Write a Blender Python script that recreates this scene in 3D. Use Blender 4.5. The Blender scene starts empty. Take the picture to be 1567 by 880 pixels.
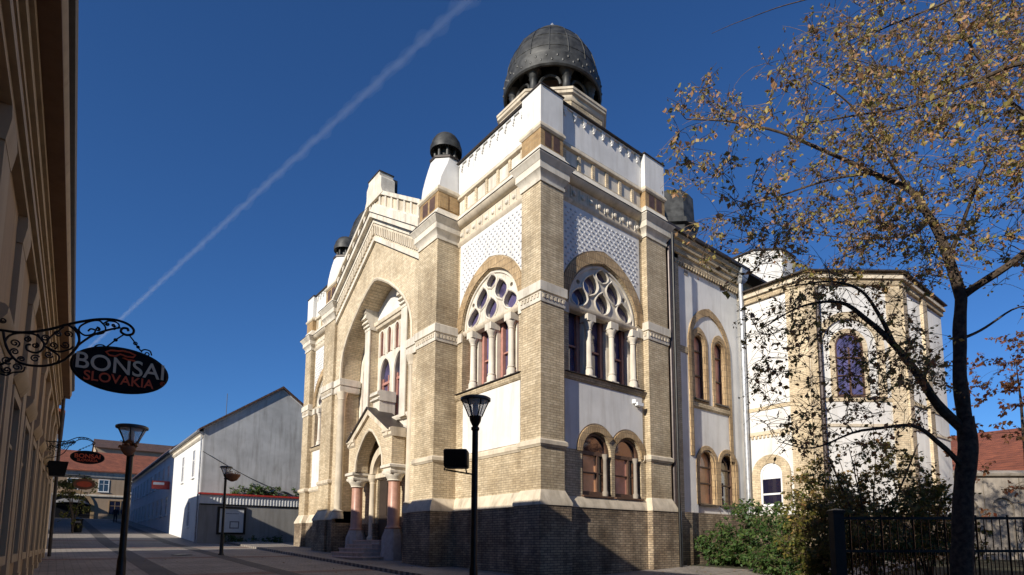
import bpy, bmesh, math, random
from mathutils import Vector, Matrix, noise
from mathutils.geometry import tessellate_polygon
R = math.radians
rnd = random.Random(7)
sc = bpy.context.scene
col = sc.collection

# ------------------------------------------------------------------ camera model
F, PX, PY, TILT, YAW = 877.96, 826.9, 733.94, .1102, .7038
EYE = 1.36
CAM = Vector((-11.6037, -13.65, EYE))
FW = Vector((math.sin(YAW) * math.cos(TILT), math.cos(YAW) * math.cos(TILT), math.sin(TILT)))
RT = Vector((math.cos(YAW), -math.sin(YAW), 0))
UP = RT.cross(FW)
def ray(u, v): return FW + RT * ((u - PX) / F) + UP * ((PY - v) / F)
def at(u, v, dep): return CAM + ray(u, v) * dep
def onx(u, v, x):
    d = ray(u, v); return CAM + d * ((x - CAM.x) / d.x)
def ony(u, v, y):
    d = ray(u, v); return CAM + d * ((y - CAM.y) / d.y)

GY = [(-80, -1.6), (-30, -.7), (-13.65, -.24), (0, .12), (31, 1.36), (80, 4.4), (140, 7.2), (400, 9)]
def ground_z(x, y):
    if y <= GY[0][0]: z = GY[0][1]
    elif y >= GY[-1][0]: z = GY[-1][1]
    else:
        for (a, za), (b, zb) in zip(GY, GY[1:]):
            if a <= y <= b:
                z = za + (zb - za) * (y - a) / (b - a); break
    return z + .045 * min(max(x, 0), 14)

# ------------------------------------------------------------------ materials
MATS = {}
def newmat(name):
    m = bpy.data.materials.new(name); m.use_nodes = True
    nt = m.node_tree; nt.nodes.clear()
    out = nt.nodes.new('ShaderNodeOutputMaterial'); b = nt.nodes.new('ShaderNodeBsdfPrincipled')
    nt.links.new(b.outputs[0], out.inputs[0]); MATS[name] = m
    return m, nt, b
def N(nt, t, **k):
    n = nt.nodes.new(t)
    for a, v in k.items():
        if a.startswith('i_'): n.inputs[a[2:].replace('_', ' ')].default_value = v
        else: setattr(n, a, v)
    return n
def c4(c): return (c[0], c[1], c[2], 1)
def math_(nt, op, a, b=None):
    n = N(nt, 'ShaderNodeMath', operation=op)
    for i, q in enumerate((a, b)):
        if q is None: continue
        if isinstance(q, (int, float)): n.inputs[i].default_value = q
        else: nt.links.new(q, n.inputs[i])
    return n.outputs[0]
def mixc(nt, mode, fac, a, b):
    n = N(nt, 'ShaderNodeMix', data_type='RGBA', blend_type=mode)
    for i, q in ((0, fac), (6, a), (7, b)):
        if isinstance(q, (int, float)): n.inputs[i].default_value = q
        elif isinstance(q, tuple): n.inputs[i].default_value = c4(q)
        else: nt.links.new(q, n.inputs[i])
    return n.outputs[2]
def noise_(nt, vec, scale, detail=4, rough=.55):
    n = N(nt, 'ShaderNodeTexNoise'); n.inputs['Scale'].default_value = scale
    n.inputs['Detail'].default_value = detail; n.inputs['Roughness'].default_value = rough
    if vec is not None: nt.links.new(vec, n.inputs['Vector'])
    return n.outputs['Fac']
def ramp_(nt, fac, stops):
    n = N(nt, 'ShaderNodeValToRGB'); e = n.color_ramp.elements
    while len(e) > 1: e.remove(e[-1])
    e[0].position, e[0].color = stops[0][0], c4(stops[0][1])
    for p, c in stops[1:]:
        q = e.new(p); q.color = c4(c)
    nt.links.new(fac, n.inputs[0]); return n.outputs[0]
def g(v): return (v, v, v)
def bump_(nt, b, h, strength, dist):
    n = N(nt, 'ShaderNodeBump'); n.inputs['Strength'].default_value = strength; n.inputs['Distance'].default_value = dist
    nt.links.new(h, n.inputs['Height']); nt.links.new(n.outputs[0], b.inputs['Normal'])
def wallcoord(nt):
    geo = N(nt, 'ShaderNodeNewGeometry'); sp = N(nt, 'ShaderNodeSeparateXYZ'); sn = N(nt, 'ShaderNodeSeparateXYZ')
    nt.links.new(geo.outputs['Position'], sp.inputs[0]); nt.links.new(geo.outputs['True Normal'], sn.inputs[0])
    ax = math_(nt, 'ABSOLUTE', sn.outputs[0]); ay = math_(nt, 'ABSOLUTE', sn.outputs[1])
    big = math_(nt, 'GREATER_THAN', ax, ay)
    mx = N(nt, 'ShaderNodeMix', data_type='FLOAT')
    nt.links.new(big, mx.inputs[0]); nt.links.new(sp.outputs[0], mx.inputs[2]); nt.links.new(sp.outputs[1], mx.inputs[3])
    cb = N(nt, 'ShaderNodeCombineXYZ'); nt.links.new(mx.outputs[0], cb.inputs[0]); nt.links.new(sp.outputs[2], cb.inputs[1])
    return geo.outputs['Position'], cb.outputs[0], sp.outputs[2]
def streakvec(nt, pos, sx=1, sz=.15):
    m = N(nt, 'ShaderNodeVectorMath', operation='MULTIPLY'); m.inputs[1].default_value = (sx, sx, sz)
    nt.links.new(pos, m.inputs[0]); return m.outputs[0]

def brick_mat(name, c1, c2, mortar, patch, dirt=.35, bw=.27, rh=.082, bumpd=.003):
    m, nt, b = newmat(name)
    pos, uv, z = wallcoord(nt)
    t = N(nt, 'ShaderNodeTexBrick', offset=.5, squash=1)
    nt.links.new(uv, t.inputs['Vector'])
    t.inputs['Scale'].default_value = 1; t.inputs['Mortar Size'].default_value = .013; t.inputs['Mortar Smooth'].default_value = .35
    t.inputs['Brick Width'].default_value = bw; t.inputs['Row Height'].default_value = rh; t.inputs['Bias'].default_value = -.1
    t.inputs['Color1'].default_value = c4(c1); t.inputs['Color2'].default_value = c4(c2); t.inputs['Mortar'].default_value = c4(mortar)
    n1 = noise_(nt, pos, 1.1, 5, .6); n2 = noise_(nt, streakvec(nt, pos, 2.2, .35), 1, 4, .6); n3 = noise_(nt, pos, 7, 3, .6)
    cc = mixc(nt, 'MIX', ramp_(nt, n1, [(.42, g(0)), (.68, g(.65))]), t.outputs['Color'], mixc(nt, 'MULTIPLY', 1, t.outputs['Color'], patch))
    cc = mixc(nt, 'MULTIPLY', dirt, cc, ramp_(nt, n2, [(.3, g(.35)), (.62, g(1))]))
    cc = mixc(nt, 'MULTIPLY', .5, cc, ramp_(nt, n3, [(.3, g(.6)), (.7, g(1.25))]))
    mv = N(nt, 'ShaderNodeVectorMath', operation='MULTIPLY'); mv.inputs[1].default_value = (.5, 9, 1); nt.links.new(uv, mv.inputs[0])
    n4 = noise_(nt, mv.outputs[0], 1, 2, .5); n5 = noise_(nt, pos, .45, 6, .65)
    cc = mixc(nt, 'MULTIPLY', .35, cc, ramp_(nt, n4, [(.32, (.72, .70, .66)), (.6, g(1.08))]))
    cc = mixc(nt, 'MULTIPLY', .6, cc, ramp_(nt, n5, [(.36, (.55, .52, .48)), (.52, g(1)), (.75, g(1.12))]))
    nt.links.new(cc, b.inputs['Base Color']); b.inputs['Roughness'].default_value = .9
    h = math_(nt, 'ADD', math_(nt, 'MULTIPLY', t.outputs['Fac'], -1), math_(nt, 'MULTIPLY', n3, .8))
    bump_(nt, b, h, .5, bumpd)
    return m
def stone_mat(name, c, dark=.6, amount=.5, scale=1.5, rough=.85, bump=.004):
    m, nt, b = newmat(name)
    geo = N(nt, 'ShaderNodeNewGeometry'); pos = geo.outputs['Position']
    n1 = noise_(nt, pos, scale, 6, .6); n2 = noise_(nt, streakvec(nt, pos, 3, .3), 1.3, 4, .6); n3 = noise_(nt, pos, 28, 2)
    cc = mixc(nt, 'MULTIPLY', amount, c, ramp_(nt, n1, [(.3, g(dark)), (.65, g(1))]))
    cc = mixc(nt, 'MULTIPLY', amount, cc, ramp_(nt, n2, [(.28, (dark, dark * .95, dark * .88)), (.52, g(1))]))
    nt.links.new(cc, b.inputs['Base Color']); b.inputs['Roughness'].default_value = rough
    bump_(nt, b, math_(nt, 'ADD', math_(nt, 'MULTIPLY', n3, .4), n1), .6, bump)
    return m
def plain_mat(name, c, rough=.5, metal=0, spec=.5, var=.25, scale=6, coat=0):
    m, nt, b = newmat(name)
    geo = N(nt, 'ShaderNodeNewGeometry')
    n1 = noise_(nt, geo.outputs['Position'], scale, 4)
    cc = mixc(nt, 'MULTIPLY', 1, c, ramp_(nt, n1, [(.3, g(1 - var)), (.7, g(1 + var))]))
    nt.links.new(cc, b.inputs['Base Color']); b.inputs['Roughness'].default_value = rough
    b.inputs['Metallic'].default_value = metal; b.inputs['Specular IOR Level'].default_value = spec
    b.inputs['Coat Weight'].default_value = coat; b.inputs['Coat Roughness'].default_value = .05
    bump_(nt, b, n1, .25, .01)
    return m

brick_mat('yellow_brick', (.70, .575, .385), (.53, .42, .265), (.38, .30, .20), (.76, .72, .66), .4)
brick_mat('pale_brick', (.76, .63, .43), (.62, .49, .32), (.47, .385, .27), (.84, .81, .76), .3)
brick_mat('plinth_brick', (.50, .39, .26), (.29, .215, .145), (.14, .115, .09), (.46, .37, .29), .85)
brick_mat('arch_brick', (.60, .43, .24), (.47, .325, .17), (.26, .185, .11), (.74, .69, .62), .35, bw=.09, rh=.27)
brick_mat('orange_brick', (.45, .29, .13), (.36, .22, .10), (.40, .29, .16), (.8, .76, .7), .3)
stone_mat('cream_stone', (.70, .60, .45), .5, .6)
stone_mat('white_stone', (.74, .67, .55), .54, .6)
stone_mat('white_plaster', (.74, .72, .68), .66, .5, .9)
stone_mat('stud_grey', (.52, .53, .56), .8, .4, .8)
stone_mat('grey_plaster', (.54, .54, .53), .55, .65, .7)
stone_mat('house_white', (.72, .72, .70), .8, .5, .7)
stone_mat('house_bluish', (.74, .75, .76), .8, .5, .7)
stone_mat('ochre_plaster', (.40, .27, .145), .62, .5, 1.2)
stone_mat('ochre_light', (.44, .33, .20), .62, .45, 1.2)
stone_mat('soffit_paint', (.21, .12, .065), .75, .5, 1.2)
stone_mat('terracotta_render', (.62, .30, .15), .8, .4, .6)
stone_mat('tan_plaster', (.42, .31, .21), .75, .5, .6)
stone_mat('garden_wall_plaster', (.30, .285, .26), .65, .6, .6)
stone_mat('pink_granite', (.56, .42, .36), .7, .5, 6)
stone_mat('granite', (.46, .40, .36), .6, .6, 6)
stone_mat('red_marble', (.50, .27, .195), .62, .6, 5, rough=.4)
stone_mat('old_stone', (.36, .31, .25), .5, .7, 2)
plain_mat('roof_metal', (.055, .043, .036), .5, .3, .5, .3, 3)
plain_mat('patina_metal', (.05, .05, .047), .55, .25, .4, .6, 3)
plain_mat('patina_light', (.085, .09, .085), .45, .5, .5, .5, 8)
plain_mat('black_iron', (.012, .012, .012), .45, .6)
plain_mat('lamp_metal', (.02, .02, .021), .35, .7)
plain_mat('lamp_rim', (.06, .065, .07), .4, .6)
plain_mat('dark_wood', (.035, .024, .018), .5)
plain_mat('pink_frame', (.40, .19, .145), .55, var=.15)
plain_mat('brown_frame', (.10, .055, .035), .5)
plain_mat('window_glass', (.012, .012, .03), .04, 0, .9, .1, 2, coat=1)
plain_mat('sky_reflection_glass', (.085, .07, .15), .05, 0, .9, .55, 1.3, coat=1)  # violet base colour stands in for sky mirrored in the glass
plain_mat('pink_reflection_glass', (.72, .34, .24), .08, 0, .6, .3, 1.2)  # pink of sunlit reflections put into the pane colour
plain_mat('orange_reflection_glass', (.85, .44, .22), .08, 0, .6, .25, 1.5)  # orange of sunlit surroundings mirrored in low panes, painted as base colour
plain_mat('pipe_brown', (.075, .06, .055), .4, .5)
plain_mat('pipe_zinc', (.42, .43, .44), .45, .5)
plain_mat('red_paint', (.42, .035, .025), .5)
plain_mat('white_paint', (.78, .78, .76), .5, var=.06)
plain_mat('sign_black', (.006, .007, .011), .8, 0, .15)
plain_mat('sign_grey', (.60, .55, .42), .6, var=.1)
plain_mat('sign_orange', (.62, .10, .03), .6, var=.1)
plain_mat('paper', (.62, .62, .60), .7, var=.05)
plain_mat('wicker', (.20, .09, .045), .8)
plain_mat('bark', (.075, .055, .04), .95, 0, .2, .5, 14)
plain_mat('twig_bark', (.15, .105, .07), .9, 0, .2, .4, 14)
plain_mat('skin', (.45, .28, .2), .6)
plain_mat('cloth_dark', (.02, .02, .026), .9)
plain_mat('cloth_grey', (.16, .16, .17), .9)
plain_mat('cloth_blue', (.04, .06, .12), .9)
plain_mat('hair', (.03, .02, .015), .8)

def tile_mat(name, c1, c2):
    m, nt, b = newmat(name)
    geo = N(nt, 'ShaderNodeNewGeometry'); pos = geo.outputs['Position']
    sp = N(nt, 'ShaderNodeSeparateXYZ'); nt.links.new(pos, sp.inputs[0])
    u = math_(nt, 'ADD', sp.outputs[0], sp.outputs[1]); cb = N(nt, 'ShaderNodeCombineXYZ')
    nt.links.new(u, cb.inputs[0]); nt.links.new(math_(nt, 'MULTIPLY', sp.outputs[2], 1.6), cb.inputs[1])
    t = N(nt, 'ShaderNodeTexBrick', offset=.5); nt.links.new(cb.outputs[0], t.inputs['Vector'])
    for k, v in (('Scale', 1), ('Mortar Size', .025), ('Brick Width', .22), ('Row Height', .34), ('Mortar Smooth', .6)): t.inputs[k].default_value = v
    t.inputs['Color1'].default_value = c4(c1); t.inputs['Color2'].default_value = c4(c2); t.inputs['Mortar'].default_value = c4(tuple(q * .35 for q in c2))
    n1 = noise_(nt, pos, 1.3, 5)
    nt.links.new(mixc(nt, 'MULTIPLY', .7, t.outputs['Color'], ramp_(nt, n1, [(.3, g(.5)), (.7, g(1.2))])), b.inputs['Base Color'])
    b.inputs['Roughness'].default_value = .85
    bump_(nt, b, math_(nt, 'MULTIPLY', t.outputs['Fac'], -1), 1, .03)
    return m
tile_mat('red_tiles', (.36, .11, .05), (.27, .08, .04)); tile_mat('brown_tiles', (.15, .075, .05), (.10, .055, .04))

def paving_mat(name, c1, c2, w, h, rot):
    m, nt, b = newmat(name)
    geo = N(nt, 'ShaderNodeNewGeometry'); pos = geo.outputs['Position']
    mp = N(nt, 'ShaderNodeMapping'); mp.inputs['Rotation'].default_value = (0, 0, R(rot)); nt.links.new(pos, mp.inputs['Vector'])
    t = N(nt, 'ShaderNodeTexBrick', offset=.5); nt.links.new(mp.outputs[0], t.inputs['Vector'])
    for k, v in (('Scale', 1), ('Mortar Size', .012), ('Brick Width', w), ('Row Height', h), ('Mortar Smooth', .3)): t.inputs[k].default_value = v
    t.inputs['Color1'].default_value = c4(c1); t.inputs['Color2'].default_value = c4(c2); t.inputs['Mortar'].default_value = c4(tuple(q * .5 for q in c2))
    n1 = noise_(nt, pos, .6, 6, .65); n2 = noise_(nt, pos, 14, 3)
    cc = mixc(nt, 'MULTIPLY', .8, t.outputs['Color'], ramp_(nt, n1, [(.3, g(.55)), (.7, g(1.15))]))
    cc = mixc(nt, 'MULTIPLY', .6, cc, ramp_(nt, n2, [(.35, g(.7)), (.65, g(1.1))]))
    nt.links.new(cc, b.inputs['Base Color']); b.inputs['Roughness'].default_value = .8
    bump_(nt, b, math_(nt, 'ADD', math_(nt, 'MULTIPLY', t.outputs['Fac'], -1), math_(nt, 'MULTIPLY', n2, .5)), .5, .006)
paving_mat('paving_grey', (.36, .31, .265), (.28, .245, .21), .40, .20, 0)
paving_mat('paving_dark', (.17, .145, .125), (.12, .105, .09), .10, .10, 0)
paving_mat('paving_red', (.32, .19, .145), (.25, .155, .12), .20, .10, 0)
paving_mat('kerb_stone', (.22, .21, .195), (.18, .17, .16), 1.0, .3, 0)
def soil_mat():
    m, nt, b = newmat('soil')
    geo = N(nt, 'ShaderNodeNewGeometry'); pos = geo.outputs['Position']
    n1 = noise_(nt, pos, 1.2, 6, .65); n2 = noise_(nt, pos, 22, 4)
    cc = ramp_(nt, n1, [(.3, (.03, .035, .012)), (.55, (.055, .05, .022)), (.75, (.09, .06, .03))])
    cc = mixc(nt, 'MULTIPLY', .8, cc, ramp_(nt, n2, [(.3, g(.5)), (.7, g(1.3))]))
    nt.links.new(cc, b.inputs['Base Color']); b.inputs['Roughness'].default_value = 1
    bump_(nt, b, n2, 1, .03)
soil_mat()
def leaf_mat(name, stops, trans=.35):
    m, nt, b = newmat(name)
    geo = N(nt, 'ShaderNodeNewGeometry')
    c = ramp_(nt, geo.outputs['Random Per Island'], stops)
    nt.links.new(c, b.inputs['Base Color']); b.inputs['Roughness'].default_value = .55; b.inputs['Specular IOR Level'].default_value = .35
    tr = N(nt, 'ShaderNodeBsdfTranslucent'); nt.links.new(c, tr.inputs['Color'])
    mx = N(nt, 'ShaderNodeMixShader'); mx.inputs[0].default_value = trans
    out = [n for n in nt.nodes if n.type == 'OUTPUT_MATERIAL'][0]
    nt.links.new(b.outputs[0], mx.inputs[1]); nt.links.new(tr.outputs[0], mx.inputs[2]); nt.links.new(mx.outputs[0], out.inputs[0])
leaf_mat('autumn_leaves', [(0, (.38, .30, .09)), (.18, (.25, .25, .07)), (.36, (.43, .22, .10)), (.55, (.45, .26, .14)), (.72, (.20, .20, .06)), (.85, (.48, .38, .12)), (1, (.34, .16, .09))])
leaf_mat('green_leaves', [(0, (.035, .075, .018)), (.4, (.05, .105, .025)), (.75, (.075, .13, .03)), (1, (.11, .15, .035))])
leaf_mat('olive_leaves', [(0, (.10, .11, .03)), (.4, (.18, .16, .045)), (.7, (.30, .23, .06)), (.88, (.34, .16, .06)), (1, (.40, .31, .08))])
leaf_mat('yellow_green_leaves', [(0, (.07, .09, .02)), (.5, (.13, .14, .03)), (1, (.24, .19, .04))])
leaf_mat('red_leaves', [(0, (.20, .06, .03)), (.5, (.28, .12, .05)), (1, (.14, .09, .04))])

def clear_glass():
    m, nt, b = newmat('lamp_glass')
    b.inputs['Base Color'].default_value = (.8, .82, .84, 1); b.inputs['Roughness'].default_value = .25
    b.inputs['Alpha'].default_value = .28
clear_glass()
def contrail_mat():
    m = bpy.data.materials.new('ice_vapour'); m.use_nodes = True; nt = m.node_tree; nt.nodes.clear()
    out = nt.nodes.new('ShaderNodeOutputMaterial'); v = nt.nodes.new('ShaderNodeVolumePrincipled')
    v.inputs['Color'].default_value = (1, 1, 1, 1); v.inputs['Density'].default_value = .011; v.inputs['Anisotropy'].default_value = 0
    nt.links.new(v.outputs[0], out.inputs['Volume']); MATS['ice_vapour'] = m
contrail_mat()

# ------------------------------------------------------------------ mesh builder
TX = lambda s, d, z: (d, s, z)        # facade towards the street: s runs along y, d is depth x
TY = lambda s, d, z: (s, d, z)        # side wall: s runs along x, d is depth y
W = 23.2
TF = lambda s, d, z: (d, W - s, z)    # far tower bay, mirrored
class MB:
    def __init__(self, T=TY): self.v, self.f, self.T = [], [], T
    def add(self, vs, fs):
        o = len(self.v); self.v += [self.T(*p) for p in vs]; self.f += [tuple(i + o for i in q) for q in fs]; return self
    def box(self, s0, s1, d0, d1, z0, z1):
        p = [(s, d, z) for z in (z0, z1) for d in (d0, d1) for s in (s0, s1)]
        return self.add(p, [(0, 2, 3, 1), (4, 5, 7, 6), (0, 1, 5, 4), (2, 6, 7, 3), (0, 4, 6, 2), (1, 3, 7, 5)])
    def plate(self, loops, d0, d1):
        tri = tessellate_polygon([[Vector((p[0], p[1], 0)) for p in l] for l in loops])
        flat = [p for l in loops for p in l]; n = len(flat)
        vs = [(p[0], d0, p[1]) for p in flat] + [(p[0], d1, p[1]) for p in flat]
        fs = [t for t in tri] + [tuple(i + n for i in t) for t in tri]
        o = 0
        for l in loops:
            k = len(l)
            for i in range(k):
                a, b = o + i, o + (i + 1) % k; fs.append((a, b, b + n, a + n))
            o += k
        return self.add(vs, fs)
    def hprism(self, poly, z0, z1, poly2=None):
        n = len(poly); q = poly2 or poly
        return self.add([(p[0], p[1], z0) for p in poly] + [(p[0], p[1], z1) for p in q],
                        [tuple(range(n)), tuple(range(n, 2 * n))] + [(i, (i + 1) % n, (i + 1) % n + n, i + n) for i in range(n)])
    def pier(self, s0, s1, d0, d1, prof):
        vs, fs = [], []
        for z, o in prof: vs += [(s0 - o, d0 - o, z), (s1 + o, d0 - o, z), (s1 + o, d1 + o, z), (s0 - o, d1 + o, z)]
        for k in range(len(prof) - 1):
            for i in range(4): fs.append((4 * k + i, 4 * k + (i + 1) % 4, 4 * k + 4 + (i + 1) % 4, 4 * k + 4 + i))
        n = 4 * (len(prof) - 1); fs += [(0, 1, 2, 3), (n, n + 1, n + 2, n + 3)]
        return self.add(vs, fs)
    def molding(self, s0, s1, prof, back):
        """a straight moulding: prof = [(z, d)] from bottom to top, back = depth of its rear"""
        k = len(prof); ring = [(d, z) for z, d in prof] + [(back, prof[-1][0]), (back, prof[0][0])]
        n = len(ring)
        vs = [(s0, d, z) for d, z in ring] + [(s1, d, z) for d, z in ring]
        return self.add(vs, [tuple(range(n)), tuple(range(n, 2 * n))] + [(i, (i + 1) % n, (i + 1) % n + n, i + n) for i in range(n)])
    def comb(self, s0, s1, za, zb, teeth, d0, d1, f=None):
        '''strip za..zb along s with teeth [(centre, [(half width, z), ...])] hanging or standing from the zb edge'''
        pts = [(s0, za), (s0, zb)]
        for c, st in teeth:
            l, r = [], []; zp = zb
            for hw, z in st: l += [(c - hw, zp), (c - hw, z)]; r = [(c + hw, z), (c + hw, zp)] + r; zp = z
            pts += l + r
        pts += [(s1, zb), (s1, za)]
        if f: pts = [f(*p) for p in pts]
        return self.plate([pts], d0, d1)
    def lathe(self, cs, cd, prof, n=16, ph=0.):
        vs = []; fs = []
        for r, z in prof: vs += [(cs + r * math.cos(ph + 2 * math.pi * i / n), cd + r * math.sin(ph + 2 * math.pi * i / n), z) for i in range(n)]
        for k in range(len(prof) - 1):
            for i in range(n):
                j = (i + 1) % n; fs.append((k * n + i, k * n + j, k * n + n + j, k * n + n + i))
        fs += [tuple(range(n)), tuple(range(n * (len(prof) - 1), n * len(prof)))]
        return self.add(vs, fs)
    def tube(self, pts, r, n=6, closed=False):
        pts = [Vector(p) for p in pts]; m = len(pts)
        rr = r if isinstance(r, (list, tuple)) else [r] * m
        vs, fs = [], []; prev = None
        for i, p in enumerate(pts):
            a = pts[i - 1] if (i or closed) else p; b = pts[(i + 1) % m] if (i < m - 1 or closed) else p
            t = (b - a); t = t.normalized() if t.length > 1e-9 else Vector((0, 0, 1))
            if prev is None:
                u = t.cross(Vector((0, 0, 1)) if abs(t.z) < .9 else Vector((1, 0, 0))).normalized()
            else:
                u = prev - t * prev.dot(t); u = u.normalized() if u.length > 1e-6 else t.orthogonal().normalized()
            prev = u; w = t.cross(u)
            vs += [tuple(p + (u * math.cos(2 * math.pi * k / n) + w * math.sin(2 * math.pi * k / n)) * rr[i]) for k in range(n)]
        for i in range(m if closed else m - 1):
            j = (i + 1) % m
            for k in range(n): fs.append((i * n + k, i * n + (k + 1) % n, j * n + (k + 1) % n, j * n + k))
        if not closed: fs += [tuple(range(n)), tuple(range((m - 1) * n, m * n))]
        return self.add(vs, fs)
    def build(self, name, mat, parent=None, smooth=False, recalc=True):
        me = bpy.data.meshes.new(name); me.from_pydata(self.v, [], self.f); me.update()
        if recalc:
            bm = bmesh.new(); bm.from_mesh(me); bmesh.ops.recalc_face_normals(bm, faces=bm.faces); bm.to_mesh(me); bm.free()
        if smooth:
            for p in me.polygons: p.use_smooth = True
            me.set_sharp_from_angle(angle=R(38))
        me.set_sharp_from_angle(angle=R(38))
        o = bpy.data.objects.new(name, me); col.objects.link(o)
        me.materials.append(MATS[mat])
        if parent: o.parent = parent
        return o
IDT = lambda s, d, z: (s, d, z)
def smooth_path(pts, n=5):
    P = [pts[0] * 2 - pts[1]] + pts + [pts[-1] * 2 - pts[-2]]; out = []
    for i in range(1, len(P) - 2):
        for j in range(n):
            s = j / n; out.append(.5 * ((2 * P[i]) + (P[i + 1] - P[i - 1]) * s + (2 * P[i - 1] - 5 * P[i] + 4 * P[i + 1] - P[i + 2]) * s * s + (3 * P[i] - P[i - 1] - 3 * P[i + 1] + P[i + 2]) * s ** 3))
    out.append(P[-2]); return out
def tag(o, label=None, cat=None, group=None, kind=None):
    for k, v in (('label', label), ('category', cat), ('group', group), ('kind', kind)):
        if v: o[k] = v
    return o
def thing(name, label, cat, loc=(0, 0, 0), rz=0, group=None):
    o = bpy.data.objects.new(name, None); col.objects.link(o); o.location = loc; o.rotation_euler = (0, 0, rz); o.empty_display_size = .3
    return tag(o, label, cat, group)
def copy_tree(o, parent=None):
    c = o.copy(); col.objects.link(c); c.parent = parent
    for ch in list(o.children): copy_tree(ch, c)
    return c
def arc(cx, cz, r, a0, a1, n): return [(cx + r * math.cos(R(a0 + (a1 - a0) * i / n)), cz + r * math.sin(R(a0 + (a1 - a0) * i / n))) for i in range(n + 1)]
def pointed(c, hw, zs, za, n=10, k=.80):
    """pointed arch from (c+hw, zs) over the apex to (c-hw, zs); k bends it"""
    right = []
    for i in range(n + 1):
        t = i / n; a = t * math.pi / 2
        x = hw * math.cos(a) ** k if t < 1 else 0
        z = zs + (za - zs) * (.80 * math.sin(a) + .20 * (1 - x / hw))
        right.append((c + x, z))
    return right + [(2 * c - x, z) for x, z in right[-2::-1]]
def rounded(c, hw, zs, n=12): return arc(c, zs, hw, 0, 180, n)
def opening(archpts, z0): return [(archpts[-1][0], z0), (archpts[0][0], z0)] + archpts

# ================================================================== SYNAGOGUE
syn = thing('synagogue', 'yellow brick and white corner synagogue with dark bulbous dome above its corner tower', 'synagogue')
ZC = 9.91
def shaft_profile(): pass
def pier_stack(s0, s1, d0, d1, T=TY, top='block', zg=-.6):
    def P(name, mat, prof): return MB(T).pier(s0, s1, d0, d1, prof).build(name, mat, syn)
    P('plinth', 'plinth_brick', [(zg, .16), (2.55, .16)])
    P('base_course', 'cream_stone', [(2.552, .19), (2.64, .19), (3.05, .012)])
    p = P('pier', 'yellow_brick', [(3.052, 0), (4.42, 0)])
    P('string_course', 'cream_stone', [(4.422, .03), (4.46, .05), (4.50, .09), (4.62, .09), (4.68, .02)])
    P('pier', 'yellow_brick', [(4.682, 0), (9.20, 0)])
    P('band_course', 'white_stone', [(9.202, .03), (9.30, .05), (9.48, .05), (9.50, .03), (9.53, .03), (9.55, .09), (9.86, .09), (9.91, .02)])
    w = s1 - s0; wd = d1 - d0; k = max(4, int(w / .17))
    MB(T).comb(s0 + .01, s1 - .01, 9.47, 9.45, [(s0 + (i + .5) * w / k, [(.045, 9.33)]) for i in range(k)], d0 - .078, d0 - .052).build('dentil', 'cream_stone', syn)
    kd = max(4, int(wd / .17)); TQ = lambda s, d, z: T(d, s, z)
    MB(TQ).comb(d0 + .01, d1 - .01, 9.47, 9.45, [(d0 + (i + .5) * wd / kd, [(.045, 9.33)]) for i in range(kd)], s0 - .078, s0 - .052).build('dentil', 'cream_stone', syn)
    P('pier', 'yellow_brick', [(9.912, 0), (13.38, 0)])
    P('cornice', 'white_stone', [(13.382, .04), (13.48, .05), (13.50, .02), (13.56, .03), (13.72, .13), (13.74, .16), (13.98, .16), (14.0, .19), (14.10, .23), (14.18, .30), (14.22, .30)])
    P('cornice_flashing', 'roof_metal', [(14.222, .32), (14.245, .32)])
    P('cornice', 'white_stone', [(14.247, .27), (14.55, .06), (14.66, .03)])
    P('frieze_block', 'orange_brick', [(14.662, 0), (15.30, 0)])
    q = MB(T)
    for lo, hi in ((.18, .46), (.56, .84)):
        q.box(s0 + w * lo, s0 + w * hi, d0 - .006, d0 + .02, 14.74, 15.26)
    q.build('recess_panel', 'brown_frame' if T is TY else 'orange_brick', syn)
    q = MB(T); q.box(s0 - .02, s0 + .01, d0 + wd * .2, d0 + wd * .8, 14.74, 15.26) if False else None
    P('parapet_ledge', 'cream_stone', [(15.302, .02), (15.36, .07), (15.44, .07), (15.54, .005)])
    if top == 'block':
        P('parapet_block', 'white_plaster', [(15.542, .0), (16.90, .0)])
        P('parapet_cap', 'roof_metal', [(16.902, .045), (16.935, .045), (16.99, .0)])

def star_studs(mb, s0, s1, z0, z1, inside):
    r = 0; z = z0 + .12
    while z < z1 - .06:
        s = s0 + .14 + (.12 if r % 2 else 0)
        while s < s1 - .08:
            if inside(s, z): mb.box(s - .036, s + .036, .205, .236, z - .026, z + .026)
            s += .24
        z += .15; r += 1

def teardrop(c, z, hw, hh, n=20, lean=0):
    pts = []
    for i in range(n):
        a = 2 * math.pi * i / n - math.pi / 2
        x = hw * math.cos(a) * (1 - .28 * max(0, math.sin(a)))
        y = hh * math.sin(a)
        if abs(x) < hw * .02: y *= 1.12
        pts.append((c + x + lean * (y / hh), z + y))
    return pts

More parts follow.
